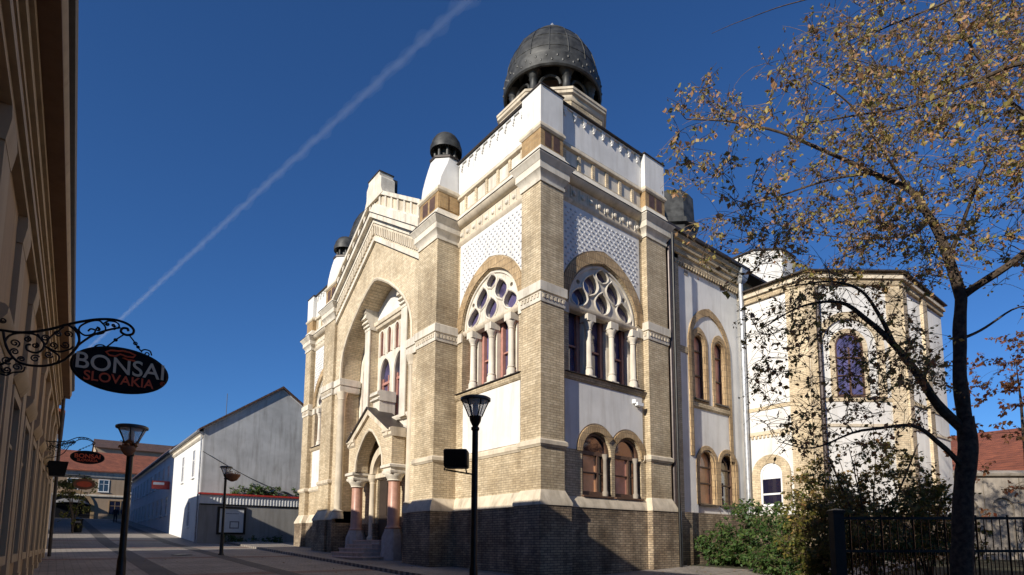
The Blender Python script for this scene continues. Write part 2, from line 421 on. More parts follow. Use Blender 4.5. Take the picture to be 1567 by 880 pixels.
def tower_window(T, cols):
    c, hw, zs, za = 3.27, 1.80, 9.75, 11.58
    outer = pointed(c, hw, zs, za, 12)
    f = MB(T)
    holes = []
    for (x, z, a, b, l) in [(-1.17, 10.06, .42, .36, .10), (0, 10.10, .40, .40, 0), (1.17, 10.06, .42, .36, -.10), (-.60, 10.66, .40, .40, .08), (.60, 10.66, .40, .40, -.08), (0, 11.16, .34, .26, 0)]:
        holes.append(teardrop(c + x, z, a, b, 20, l))
    for sx in (-1, 1):
        holes.append([(c + sx * 1.22 + .09 * math.cos(q * math.pi / 4), 10.60 + .09 * math.sin(q * math.pi / 4)) for q in range(8)])
    f.plate([opening(outer, 9.66)] + holes, .36, .56)
    w = f.build('window', 'white_stone', syn)
    m = MB(T)
    for h in holes[:6]:
        m.tube([(s, .355, z) for s, z in [(c + (s - c) * 1.0, z) for s, z in h]], .045, 5, True)
    inner = pointed(c, hw - .10, zs, za - .10, 12)
    m.tube([(s, .35, z) for s, z in [(inner[0][0], 9.66)] + inner + [(inner[-1][0], 9.66)]], .055, 5)
    m.build('tracery_moulding', 'white_stone', w)
    MB(T).molding(c - hw + .01, c + hw - .01, [(9.48, .34), (9.54, .27), (9.60, .25), (9.655, .25)], .60).build('transom', 'cream_stone', w)
    MB(T).plate([opening(pointed(c, hw * .985, zs, za - .02, 12), 9.67)], .565, .575).build('pane', 'sky_reflection_glass', w)
    pn = MB(T).box(c - hw, c + hw, .80, .82, 7.2, 9.66).build('pane', 'sky_reflection_glass', w)
    fr = MB(T)
    edges = [c - hw] + list(cols) + [c + hw]
    for x in cols:
        fr.box(x - .30, x - .16, .66, .79, 7.2, 9.5); fr.box(x + .16, x + .30, .66, .79, 7.2, 9.5)
    fr.box(c + hw - .1, c + hw, .66, .79, 7.2, 9.5); fr.box(c - hw, c - hw + .1, .66, .79, 7.2, 9.5)
    fr.box(c - hw, c + hw, .70, .76, 8.30, 8.36)
    fr.box(c - hw, c + hw, .70, .79, 7.2, 7.32)
    fr.build('window_frame', 'pink_frame', w)
    for x in cols:
        k = MB(T)
        k.lathe(x, .36, [(.15, 7.22), (.17, 7.24), (.17, 7.42), (.13, 7.50), (.15, 7.54), (.115, 7.60), (.105, 8.92), (.13, 8.95), (.11, 8.98), (.15, 9.10), (.19, 9.18), (.19, 9.22)], 12)
        k.box(x - .20, x + .20, .18, .60, 9.222, 9.478)
        k.box(x - .15, x + .15, .50, .66, 7.2, 9.221)
        k.box(x - .19, x + .19, .18, .60, 7.19, 7.24)
        k.build('column', 'white_stone', w)
    return c, hw, zs, za

def tower_bay(T, cols, low, s1=5.46):
    c, hw, zs, za = tower_window(T, cols)
    hole = opening(pointed(c, hw, zs, za, 12), 7.12)
    loops = [[(1.0, 2.4), (s1, 2.4), (s1, 15.5), (1.0, 15.5)], hole]
    lowc = []
    if low == 'windows':
        for a in (2.80, 4.44):
            lowc.append(a); loops.append(opening(rounded(a, .73, 4.50, 12), 2.99))
    MB(T).plate(loops, .25, .70).build('wall', 'yellow_brick', syn)
    # brick arch ring standing a little proud
    ext = pointed(c, hw + .42, zs - .1, za + .46, 14); inn = pointed(c, hw + .02, zs, za + .02, 14)
    ext = [(min(max(s, 1.06), s1 - .02), z) for s, z in ext]
    MB(T).plate([ext + inn[::-1]], .205, .26).build('arch_ring', 'arch_brick', syn)
    # impost blocks at band level
    MB(T).box(1.03, c - hw - .01, .20, .27, 9.25, 9.60).build('impost', 'white_stone', syn)
    MB(T).box(c + hw + .01, s1 - .01, .20, .27, 9.25, 9.60).build('impost', 'white_stone', syn)
    # diaper panel
    z0 = zs + .22
    ring = pointed(c, hw + .47, zs - .1, za + .51, 14)
    ring = [(min(max(s, 1.19), s1 - .19), z) for s, z in ring]
    pts = [p for p in ring if p[1] >= z0]
    pan = [(s1 - .18, z0), (s1 - .18, 13.30), (1.18, 13.30), (1.18, z0)] + [(s, z) for s, z in pts[::-1]]
    MB(T).plate([pan], .232, .262).build('plaster_panel', 'white_plaster', syn)
    def inside(s, z):
        if z < z0 + .05: return False
        t = abs(s - c) / (hw + .47)
        if t >= 1: return z > z0 + .1
        best = min(ring, key=lambda p: abs(p[0] - s)); return z > best[1] + .07
    st = MB(T); star_studs(st, 1.2, s1 - .2, z0, 13.28, inside); st.build('diaper_studs', 'stud_grey', syn)['kind'] = 'stuff'
    # sill and panel below
    MB(T).molding(1.02, s1 - .0, [(6.93, .22), (6.97, .18), (7.10, .15), (7.13, .15)], .26).build('sill_course', 'yellow_brick', syn)
    MB(T).add([(1.25, .08, 7.135), (s1 - .12, .08, 7.135), (s1 - .12, .62, 7.185), (1.25, .62, 7.185), (1.25, .08, 7.16), (s1 - .12, .08, 7.16), (s1 - .12, .62, 7.215), (1.25, .62, 7.215)],
              [(0, 1, 2, 3), (4, 5, 6, 7), (0, 1, 5, 4), (1, 2, 6, 5), (2, 3, 7, 6), (3, 0, 4, 7)]).build('sill_flashing', 'roof_metal', syn)
    if low == 'panel':
        MB(T).box(1.36, s1 - .52, .234, .27, 4.72, 6.90).build('plaster_panel', 'white_plaster', syn)
        MB(T).molding(1.09, s1, [(4.42, .22), (4.46, .20), (4.50, .16), (4.62, .16), (4.69, .22)], .27).build('string_course', 'cream_stone', syn)
        MB(T).molding(1.19, s1, [(2.552, .06), (2.64, .06), (3.05, .24)], .28).build('base_course', 'cream_stone', syn)
    else:
        ringl = []
        for a in lowc: ringl.append(rounded(a, 1.00, 4.50, 16))
        # white panel above the twin arches
        up = [(5.30, 4.52), (5.30, 6.91), (1.26, 6.91), (1.26, 4.52)]
        e = [(s, z) for s, z in arc(2.80, 4.50, 1.02, 180, 37, 18)] + [(s, z) for s, z in arc(4.44, 4.50, 1.02, 143, 0, 18)]
        e = [(min(max(s, 1.27), 5.29), z + .03) for s, z in e]
        MB(T).plate([up + e], .234, .27).build('plaster_panel', 'white_plaster', syn)
        for a in lowc:
            lo, hi = (180, 36) if a < 3 else (180 - 36, 0)
            # ring kept clear of its twin
            o_ = arc(a, 4.50, .99, lo, hi, 18); i_ = arc(a, 4.50, .74, lo, hi, 18)
            MB(T).plate([o_ + i_[::-1]], .195, .26).build('arch_ring', 'arch_brick', syn)
            wn = MB(T)
            fo = opening(rounded(a, .72, 4.50, 14), 3.0); hl = []
            hl.append([(a - .58, 3.14), (a + .10, 3.14), (a + .10, 4.42), (a - .58, 4.42)])
            hl.append([(a + .18, 3.14), (a + .60, 3.14), (a + .60, 4.42), (a + .18, 4.42)])
            hl.append([(a - .55, 4.55)] + [(a + .58 * math.cos(R(180 - i * 15)), 4.56 + .56 * math.sin(R(180 - i * 15))) for i in range(0, 13)] + [(a + .55, 4.55)])
            wn.plate([fo] + hl, .36, .46)
            wn.box(a - .58, a + .6, .39, .43, 3.78, 3.82)
            w = wn.build('window', 'brown_frame', syn)
            MB(T).box(a - .72, a + .12, .442, .455, 3.0, 4.5).build('pane', 'orange_reflection_glass' if a < 3 else 'pink_reflection_glass', w)
            MB(T).box(a + .125, a + .72, .442, .455, 3.0, 4.5).build('pane', 'window_glass', w)
            MB(T).plate([opening(rounded(a, .72, 4.50, 14), 4.503)], .442, .455).build('pane', 'window_glass', w)
            MB(T).box(a - .76, a + .76, .14, .37, 2.93, 2.99).build('sill', 'brown_frame', w)
            k = MB(T); k.lathe(a + .46, .30, [(.10, 3.0), (.11, 3.15), (.075, 3.2), (.07, 4.3), (.11, 4.45), (.12, 4.5)], 10)
            k.build('colonnette', 'old_stone', w)
        MB(T).molding(1.19, s1, [(2.552, .06), (2.64, .06), (2.92, .20)], .28).build('base_course', 'cream_stone', syn)
        MB(T).molding(5.30, s1, [(4.42, .22), (4.50, .16), (4.62, .16), (4.69, .22)], .27).build('string_course', 'cream_stone', syn)
    MB(T).box(1.0, s1, .09, .45, -.6, 2.55).build('plinth', 'plinth_brick', syn)
    # frieze above
    e0, e1 = 1.05, s1 - .03
    MB(T).molding(e0, e1, [(13.30, .23), (13.36, .17), (13.44, .15), (13.48, .20)], .27).build('moulding', 'cream_stone', syn)
    MB(T).molding(e0, e1, [(13.482, .22), (14.02, .22)], .27).build('rosette_band', 'cream_stone', syn)
    ro = MB(T); n = 10
    for i in range(n):
        a = e0 + .25 + (e1 - e0 - .5) * i / (n - 1)
        ro.add(*sph(a, .215, 13.74, .11, .075)) ; ro.box(a - .17, a - .145, .185, .225, 13.56, 13.94)
    ro.build('rosettes', 'white_stone', syn, smooth=False)
    MB(T).molding(e0, e1, [(14.022, .16), (14.08, .06), (14.16, -.02), (14.22, -.04)], .30).build('cornice', 'cream_stone', syn)
    MB(T).molding(e0, e1, [(14.222, -.06), (14.245, -.06)], .30).build('cornice_flashing', 'roof_metal', syn)
    MB(T).molding(e0, e1, [(14.247, -.02), (14.58, .17), (14.64, .19)], .30).build('cornice', 'white_stone', syn)
    MB(T).box(e0, e1, .245, .5, 14.60, 15.56).build('frieze', 'white_stone', syn)
    n = 6
    fp = MB(T).comb(e0 + .01, e1 - .01, 14.645, 14.68, [(e0 + (e1 - e0) * (i + .3) / n, [(.07, 15.28)]) for i in range(n)], .188, .244)
    fp.build('frieze_pilasters', 'pale_brick', syn)
    MB(T).molding(e0, e1, [(15.29, .19), (15.33, .13), (15.42, .13), (15.53, .21)], .30).build('parapet_ledge', 'cream_stone', syn)
    MB(T).box(e0, e1, .20, .60, 15.532, 16.86).build('parapet', 'white_plaster', syn)
    dt = MB(T); n = 9
    dt.comb(e0 + .02, e1 - .02, 16.845, 16.80, [(e0 + .22 + (e1 - e0 - .44) * i / (n - 1), [(.09, 16.68), (.05, 16.57), (.022, 16.49)]) for i in range(n)], .14, .197)
    dt.build('parapet_dentils', 'white_plaster', syn)
    MB(T).molding(e0, e1, [(16.862, .05), (16.89, .04), (16.95, .25)], .70).build('parapet_cap', 'roof_metal', syn)

def sph(cs, cd, cz, r, rd):
    vs, fs = [], []
    nu, nv = 8, 4
    for j in range(nv + 1):
        th = math.pi * j / nv
        for i in range(nu):
            ph = 2 * math.pi * i / nu
            vs.append((cs + r * math.sin(th) * math.cos(ph), cd - rd * math.cos(th), cz + r * math.sin(th) * math.sin(ph)))
    for j in range(nv):
        for i in range(nu):
            fs.append((j * nu + i, j * nu + (i + 1) % nu, (j + 1) * nu + (i + 1) % nu, (j + 1) * nu + i))
    return vs, fs

tower_bay(TX, [2.04, 3.24, 4.46], 'panel')
tower_bay(TY, [2.55, 3.75, 4.95], 'windows')
tower_bay(TF, [2.04, 3.24, 4.46], 'panel')
pier_stack(0, 1.02, 0, 1.02)
pier_stack(5.46, 6.68, 0, 1.3)
pier_stack(0, 1.02, 0, 1.02, TF)
# far tower's flanks and backs, tower cores
core = MB(); core.box(1.3, 6.6, 1.3, 6.3, -.6, 16.6); core.build('tower_core', 'yellow_brick', syn)
core = MB(TF); core.box(.72, 6.6, .02, .72, 2.4, 16.6) if False else None
core = MB(); core.box(1.3, 6.6, W - 6.3, W - .3, -.6, 16.6); core.build('tower_core', 'yellow_brick', syn)
for y0, y1 in ((.3, 6.4), (W - 6.4, W - .3)):
    MB().box(.3, 6.6, y0, y1, 16.602, 16.70).build('tower_roof', 'roof_metal', syn)

# ---- domes on the two towers
def big_dome(cx, cy):
    base = MB(); PH = math.pi / 8
    base.lathe(cx, cy, [(2.24, 16.7), (2.24, 18.40)], 8, PH)
    b = base.build('dome_base', 'yellow_brick', syn)
    MB().lathe(cx, cy, [(2.26, 18.402), (2.30, 18.46), (2.32, 18.58), (2.40, 18.64), (2.41, 18.74), (2.44, 18.76), (2.44, 18.86), (2.0, 18.90)], 8, PH).build('moulding', 'cream_stone', b)
    d = MB()
    prof = [(1.30, 20.0), (1.32, 20.9), (1.84, 20.86), (1.95, 20.02), (2.05, 20.0), (2.10, 20.06), (2.09, 20.55), (2.09, 20.58), (1.97, 20.60), (2.0, 20.70), (1.94, 21.15), (1.79, 21.62), (1.54, 22.1), (1.25, 22.45), (1.04, 22.63), (.86, 22.72), (.93, 22.76), (.90, 22.86), (.62, 23.08), (.36, 23.26), (.17, 23.37), (.11, 23.42), (.10, 23.46)]
    d.lathe(cx, cy, prof, 40)
    dm = d.build('dome', 'patina_metal', b, smooth=True)
    rib = MB()
    for i in range(16):
        an = 2 * math.pi * i / 16
        pr = [(1.995, 20.72), (1.94, 21.15), (1.79, 21.62), (1.54, 22.1), (1.25, 22.45), (1.04, 22.63)]
        rib.tube([(cx + r * math.cos(an), cy + r * math.sin(an), z) for r, z in pr], .026, 5)
    for k in range(3):
        r, z = [(1.97, 20.95), (1.80, 21.6), (1.42, 22.26)][k]
        rib.tube([(cx + r * math.cos(q * math.pi / 16), cy + r * math.sin(q * math.pi / 16), z) for q in range(32)], .014, 4, True)
    rib.build('dome_seam', 'patina_light', dm) if False else rib.build('dome_seams', 'patina_metal', dm)
    on = MB()
    for i in range(60):
        an = 2 * math.pi * i / 60
        on.add(*sph_at(cx + 2.075 * math.cos(an), cy + 2.075 * math.sin(an), 20.22 + .18 * (i % 2), .055))
    on.build('ornament_frieze', 'patina_metal', dm, smooth=True)['kind'] = 'stuff'
    MB().lathe(cx, cy, [(.10, 23.44), (.14, 23.52), (.14, 23.62), (.08, 23.72), (.02, 23.82)], 10).build('finial', 'pipe_zinc', dm)
    MB().lathe(cx, cy, [(1.28, 18.88), (1.28, 21.0)], 24).build('drum', 'brown_frame', b)
    for i in range(8):
        an = R(22.5 + 45 * i); x, y = cx + 1.72 * math.cos(an), cy + 1.72 * math.sin(an)
        k = MB(); k.lathe(x, y, [(.24, 18.88), (.25, 19.02), (.17, 19.12), (.15, 19.72), (.20, 19.80), (.16, 19.84), (.27, 20.06), (.31, 20.1), (.31, 20.3), (.2, 20.85)], 10)
        k.build('dome_column', 'patina_metal', b, smooth=False)
    ar = MB()
    for i in range(8):
        an = R(45 * i); x, y = cx + 1.62 * math.cos(an), cy + 1.62 * math.sin(an)
        t = Vector((-math.sin(an), math.cos(an)))
        ar.tube([(x + t.x * 0.42 * math.cos(R(q)), y + t.y * .42 * math.cos(R(q)), 19.5 + .42 * math.sin(R(q))) for q in range(0, 181, 20)], .06, 5)
    ar.build('arcade', 'patina_metal', b)
def sph_at(x, y, z, r):
    vs, fs = [], []
    for j in range(5):
        th = math.pi * j / 4
        for i in range(6): vs.append((x + r * math.sin(th) * math.cos(i * math.pi / 3), y + r * math.sin(th) * math.sin(i * math.pi / 3), z + r * 1.2 * math.cos(th)))
    for j in range(4):
        for i in range(6): fs.append((j * 6 + i, j * 6 + (i + 1) % 6, j * 6 + 6 + (i + 1) % 6, j * 6 + 6 + i))
    return vs, fs
big_dome(3.42, 3.25); big_dome(3.42, W - 3.25)

def small_cupola(cx, cy, z, k=1., mat='patina_metal', n=8):
    b = MB(); b.lathe(cx, cy, [(.60 * k, z), (.62 * k, z + .05), (.52 * k, z + .10), (.40 * k, z + .12)], n, math.pi / 8)
    b.lathe(cx, cy, [(.34 * k, z + .1), (.34 * k, z + .62 * k)], 12)
    for i in range(8):
        an = R(45 * i + 22.5); b.lathe(cx + .45 * k * math.cos(an), cy + .45 * k * math.sin(an), [(.07 * k, z + .1), (.06 * k, z + .5 * k), (.09 * k, z + .62 * k)], 6)
    o = b.build('cupola', mat, syn)
    MB().lathe(cx, cy, [(.40 * k, z + .56 * k), (.60 * k, z + .50 * k), (.67 * k, z + .46 * k), (.68 * k, z + .62 * k), (.66 * k, z + .72 * k), (.62 * k, z + .75 * k), (.60 * k, z + .92 * k), (.50 * k, z + 1.08 * k), (.48 * k, z + 1.12 * k), (.40 * k, z + 1.20 * k), (.22 * k, z + 1.30 * k), (.05, z + 1.36 * k)], 20).build('cupola_cap', mat, o, smooth=True)

# ---- piers that flank the portal
def portal_pier(y0, y1, T):
    # s = y, d = x through TX (mirrored by TF)
    s0, s1, d0, d1 = y0, y1, -.75, .6
    def P(name, mat, prof): return MB(T).pier(s0, s1, d0, d1, prof).build(name, mat, syn)
    P('plinth', 'plinth_brick', [(-.6, .17), (2.55, .17)])
    P('base_course', 'cream_stone', [(2.552, .20), (2.64, .20), (3.05, .012)])
    P('pier', 'yellow_brick', [(3.052, 0), (4.42, 0)])
    P('string_course', 'cream_stone', [(4.422, .03), (4.46, .05), (4.50, .09), (4.62, .09), (4.68, .02)])
    P('pier', 'yellow_brick', [(4.682, 0), (9.20, 0)])
    P('band_course', 'white_stone', [(9.202, .03), (9.30, .05), (9.48, .05), (9.50, .03), (9.53, .03), (9.55, .09), (9.86, .09), (9.91, .02)])
    TQ = lambda s, d, z: T(d, s, z)
    MB(TQ).comb(d0 + .01, d0 + 1.0, 9.47, 9.45, [(d0 + (i + .5) / 7, [(.045, 9.33)]) for i in range(7)], s0 - .078, s0 - .052).build('dentil', 'cream_stone', syn)
    MB(T).comb(s0 + .01, s1 - .01, 9.47, 9.45, [(s0 + (i + .5) * (s1 - s0) / 9, [(.045, 9.33)]) for i in range(9)], d0 - .078, d0 - .052).build('dentil', 'cream_stone', syn)
    P('pier', 'yellow_brick', [(9.912, 0), (13.38, 0)])
    P('cornice', 'white_stone', [(13.382, .04), (13.48, .05), (13.50, .02), (13.56, .03), (13.72, .13), (13.74, .16), (13.98, .16), (14.0, .19), (14.10, .23), (14.18, .30), (14.22, .30)])
    P('cornice_flashing', 'roof_metal', [(14.222, .32), (14.245, .32)])
    P('cornice', 'white_stone', [(14.247, .27), (14.55, .06), (14.66, .03)])
    P('frieze_block', 'orange_brick', [(14.662, 0), (15.40, 0)])
    q = MB(T)
    for lo, hi in ((.18, .46), (.56, .84)): q.box(s0 + (s1 - s0) * lo, s0 + (s1 - s0) * hi, d0 - .008, d0 + .02, 14.76, 15.32)
    q.build('recess_panel', 'brown_frame', syn)
    q = MB(T)
    for lo, hi in ((.05, .45), (.55, .95)): q.box(s0 - .035, s0 + .02, d0 + .95 * lo, d0 + .95 * hi, 14.74, 15.34)
    q.build('raised_panel', 'orange_brick', syn)
    P('parapet_ledge', 'cream_stone', [(15.402, .02), (15.46, .08), (15.56, .08), (15.66, .005)])
    # white block turning octagonal
    cs, cd = (s0 + s1) / 2, 0.0
    hx, hy = (s1 - s0) / 2 - .02, .73
    def octo(h1, h2, ch): return [(cs - h1 + ch, cd - h2), (cs + h1 - ch, cd - h2), (cs + h1, cd - h2 + ch), (cs + h1, cd + h2 - ch), (cs + h1 - ch, cd + h2), (cs - h1 + ch, cd + h2), (cs - h1, cd + h2 - ch), (cs - h1, cd - h2 + ch)]
    lv = [(15.662, octo(hx, hy, .02)), (16.1, octo(hx * .985, hy * .985, .10)), (16.5, octo(hx * .95, hy * .95, .24)), (16.85, octo(hx * .90, hy * .90, .36)), (17.18, octo(hx * .82, hy * .82, .42))]
    vs, fs = [], []
    for z, o in lv: vs += [(p[0], p[1], z) for p in o]
    for k in range(len(lv) - 1):
        for i in range(8): fs.append((8 * k + i, 8 * k + (i + 1) % 8, 8 * k + 8 + (i + 1) % 8, 8 * k + 8 + i))
    fs += [tuple(range(8)), tuple(range(32, 40))]
    MB(T).add(vs, fs).build('parapet_block', 'white_plaster', syn)
    oo = octo(hx * .90, hy * .90, .46)
    MB(T).hprism(oo, 17.182, 17.26).build('parapet_cap', 'roof_metal', syn)
    y = T(cs, cd, 0)[1]
    small_cupola(cd, y, 17.26, 1.0)
portal_pier(5.44, 6.95, TX); portal_pier(5.44, 6.95, TF)
small_cupola(5.9, 1.0, 16.75, .75)

# ---- central gabled bay
CY = W / 2
def gz(y, off): return 15.90 + off - .60 * abs(y - CY)
H0 = CY - 6.93
def gable_band(name, mat, o0, o1, x0, x1, h=H0):
    MB(TX).plate([[(CY - h, gz(CY - h, o0)), (CY, gz(CY, o0)), (CY + h, gz(CY + h, o0)), (CY + h, gz(CY + h, o1)), (CY, gz(CY, o1)), (CY - h, gz(CY - h, o1))]], x0, x1).build(name, mat, syn)
ARC = [(3.90, 9.9), (3.84, 10.7), (3.70, 11.15), (3.50, 11.5), (3.1, 12.0), (2.4, 12.62), (1.6, 13.18), (.8, 13.62), (.35, 13.82), (0, 13.90)]
archpts = [(CY + a, z) for a, z in ARC] + [(CY - a, z) for a, z in ARC[-2::-1]]
gable = [(CY - H0, 2.4), (CY - H0, gz(CY - H0, 0)), (CY, gz(CY, 0)), (CY + H0, gz(CY + H0, 0)), (CY + H0, 2.4), (CY + 3.9, 2.4)] + archpts + [(CY - 3.9, 2.4)]
MB(TX).plate([gable], -.60, .42).build('gable_wall', 'pale_brick', syn)
def arch_off(o): return [(CY + (a + o * min(1, .35 + a / 4)), z + o * (1 if a < 3.4 else .5)) for a, z in ARC] + [(CY - (a + o * min(1, .35 + a / 4)), z + o * (1 if a < 3.4 else .5)) for a, z in ARC[-2::-1]]
MB(TX).tube([(CY + 3.93, -.60, 2.9)] + [(s, -.60, z) for s, z in arch_off(.04)] + [(CY - 3.93, -.60, 2.9)], .085, 6).build('arch_moulding', 'cream_stone', syn)
gable_band('gable_moulding', 'white_stone', .002, .24, -.72, .30)
gable_band('gable_frieze', 'cream_stone', .242, .90, -.66, .30)
n = 24; dn = MB(TX)
for sg in (-1, 1):
    dn.comb(CY, CY + sg * (H0 - .05), .86, .76, [(CY + sg * (.12 + (H0 - .3) * i / (n - 1)), [(sg * .055, .36)]) for i in range(n)], -.76, -.663, lambda q, o: (q, gz(q, o)))
dn.build('gable_dentils', 'cream_stone', syn)
gable_band('gable_cornice', 'white_stone', .902, 1.12, -.78, .30)
gable_band('gable_cornice', 'white_stone', 1.122, 1.36, -.98, .30)
gable_band('gable_flashing', 'roof_metal', 1.362, 1.39, -1.02, .30)
gable_band('gable_parapet', 'white_stone', 1.392, 1.80, -.84, -.10)
gable_band('gable_parapet', 'cream_stone', 1.802, 2.44, -.68, -.10)
gable_band('gable_parapet', 'white_stone', 2.442, 2.64, -.80, -.06)
gp = MB(TX)
for sg in (-1, 1):
    gp.comb(CY, CY + sg * (H0 - .1), 1.81, 1.90, [(CY + sg * (.55 + (H0 - .75) * i / 6), [(sg * .07, 2.43)]) for i in range(7)], -.76, -.683, lambda q, o: (q, gz(q, o)))
gp.build('gable_panels', 'white_stone', syn)
mr = MB(TX); mr.plate([[(CY - 1.0, 17.9), (CY - .82, 18.25), (CY - .82, 18.75), (CY - .62, 18.95), (CY - .62, 19.12), (CY + .62, 19.12), (CY + .62, 18.95), (CY + .82, 18.75), (CY + .82, 18.25), (CY + 1.0, 17.9)]], -.82, -.12)
mr.build('gable_crest', 'white_stone', syn)
MB(TX).box(CY - .62, CY + .62, -.10, .12, 18.3, 19.0).build('crest_block', 'patina_metal', syn)
MB(TX).box(CY - .66, CY + .66, -.86, -.08, 19.122, 19.16).build('crest_cap', 'roof_metal', syn)
gr = MB(TX); gr.plate([[(CY - H0, gz(CY - H0, .6)), (CY, gz(CY, .9)), (CY + H0, gz(CY + H0, .6)), (CY, gz(CY, .85))]], .31, 8); gr.build('gable_roof', 'roof_metal', syn)

# recessed portal wall
def lancet(c, hw, z0, zs, za, n=8): return opening(pointed(c, hw, zs, za, n), z0)
outer = [(CY - 4.1, 6.4), (CY + 4.1, 6.4), (CY + 4.1, 14.4), (CY - 4.1, 14.4)]
holes = [lancet(CY + k * .83, .25, 10.72, 11.72, 12.02, 6) for k in (-1.5, -.5, .5, 1.5)]
holes += [lancet(CY + k * .78, .62, 7.15, 9.55, 10.50, 10) for k in (-1, 1)]
holes += [lancet(CY + k * 3.15, .32, 7.25, 9.95, 10.60, 8) for k in (-1, 1)]
MB(TX).plate([outer] + holes, .46, .72).build('portal_wall', 'white_stone', syn)
MB(TX).box(CY - 4.1, CY + 4.1, 1.0, 1.2, 6.5, 14).build('portal_backing', 'dark_wood', syn)
def portal_window(hole, c, hw, z0, zs, mull=True):
    w = MB(TX)
    pts = [(s, .44, z) for s, z in hole[1:] + hole[:1]]
    w.tube(pts, .055, 5)
    o = w.build('window', 'white_stone', syn)
    p = MB(TX); p.plate([[(c + (s - c) * 1.02, z) for s, z in hole]], .66, .68); p.build('pane', 'sky_reflection_glass' if hw > .5 else 'pink_reflection_glass', o)
    f = MB(TX)
    f.box(c + hw - .12, c + hw, .58, .655, z0, zs); f.box(c - hw, c - hw + .12, .58, .655, z0, zs); f.box(c - hw, c + hw, .58, .655, z0, z0 + .1)
    if hw > .5:
        f.box(c - .035, c + .035, .60, .65, z0, zs + .1); f.box(c - hw, c + hw, .56, .655, zs - .35, zs - .22)
    f.build('window_frame', 'pink_frame', o)
    return o
for h, k in zip(holes[:4], (-1.5, -.5, .5, 1.5)): portal_window(h, CY + k * .83, .25, 10.72, 11.72)
for h, k in zip(holes[4:6], (-1, 1)): portal_window(h, CY + k * .78, .62, 7.15, 9.55)
for h, k in zip(holes[6:], (-1, 1)): portal_window(h, CY + k * 3.15, .32, 7.25, 9.95)
for k in (-1, 1):
    a, b = sorted((CY + k * 1.73, CY + k * 2.26))
    MB(TX).box(a, b, .0, .46, 7.0, 12.10).build('pilaster', 'pale_brick', syn)
    MB(TX).box(a - .015, b + .015, -.03, .02, 7.0, 12.10).build('pilaster_face', 'white_stone', syn)
    c = MB(TX); c.molding(a - .05, b + .05, [(12.102, -.05), (12.25, -.05), (12.27, -.14), (12.42, -.10), (12.44, -.22), (12.62, -.16), (12.64, -.30), (12.86, -.26), (12.90, -.32), (13.30, -.30)], .46)
    c.build('console', 'white_stone', syn)
MB(TX).molding(CY - 1.72, CY + 1.72, [(12.10, .40), (12.16, .30), (12.28, .26), (12.30, .20), (12.42, .16), (12.46, .16)], .50).build('cornice', 'cream_stone', syn)
MB(TX).plate([[(CY - 1.9, 12.5), (CY + 1.9, 12.5)] + [(s, z - .05) for s, z in pointed(CY, 1.9, 12.6, 14.1, 8)]], .38, .47).build('tympanum', 'white_plaster', syn)
MB(TX).molding(CY - 3.9, CY + 3.9, [(6.42, .30), (6.48, .18), (6.56, .14), (6.62, .14), (6.64, .22), (6.95, .22), (6.97, .10), (7.08, .02), (7.16, .02)], .50).build('ledge', 'white_stone', syn)
MB(TX).box(CY - 4.0, CY - 1.0, .32, .95, 2.3, 6.42).build('portal_wall', 'yellow_brick', syn)
MB(TX).box(CY + 1.0, CY + 4.0, .32, .95, 2.3, 6.42).build('portal_wall', 'yellow_brick', syn)
MB(TX).plate([[(CY - .995, 4.4), (CY + .995, 4.4), (CY + .995, 6.42), (CY - .995, 6.42)], rounded(CY, .82, 4.62, 12)], .50, .95).build('portal_wall', 'yellow_brick', syn)
MB(TX).molding(CY - 3.9, CY + 3.9, [(4.42, .30), (4.48, .22), (4.66, .22), (4.72, .30)], .40).build('string_course', 'cream_stone', syn)
MB(TX).box(CY - 4.0, CY - 1.0, .16, .95, -.4, 2.298).build('plinth', 'plinth_brick', syn)
MB(TX).box(CY + 1.0, CY + 4.0, .16, .95, -.4, 2.298).build('plinth', 'plinth_brick', syn)
for k in (-1, 1):
    # little side windows beside the porch
    c = CY + k * 3.15
    w = MB(TX); w.plate([opening(rounded(c, .42, 4.75, 10), 2.7), opening(rounded(c, .26, 4.75, 10), 2.9)], .20, .40)
    w = w.build('window', 'white_stone', syn)
    MB(TX).box(c - .27, c + .27, .31, .318, 2.9, 5.05).build('pane', 'window_glass', w)
    # nook shaft in the jamb of the great arch
    y = CY + k * 3.98
    s = MB(TX); s.lathe(CY + k * 3.88, -.50, [(.30, 2.60), (.30, 2.75), (.25, 2.92), (.28, 2.98), (.20, 3.06), (.185, 8.75), (.22, 8.80), (.20, 8.86), (.28, 9.10), (.30, 9.2)], 14)
    s.build('nook_shaft', 'cream_stone', syn, smooth=False)
    a, b = sorted((CY + k * 3.70, CY + k * 4.42))
    m = MB(TX); m.pier(a, b, -.66, .3, [(9.202, .03), (9.30, .05), (9.48, .05), (9.50, .02), (9.53, .02), (9.55, .08), (9.88, .08), (9.91, .02)]); m.build('impost', 'white_stone', syn)
    a, b = sorted((CY + k * 3.9, CY + k * 4.66))
    m = MB(TX); m.molding(a, b, [(2.552, -.80), (2.64, -.80), (3.0, -.62)], .30); m.build('base_course', 'cream_stone', syn)
    MB(TX).box(a, b, -.78, .3, -.4, 2.55).build('plinth', 'plinth_brick', syn)

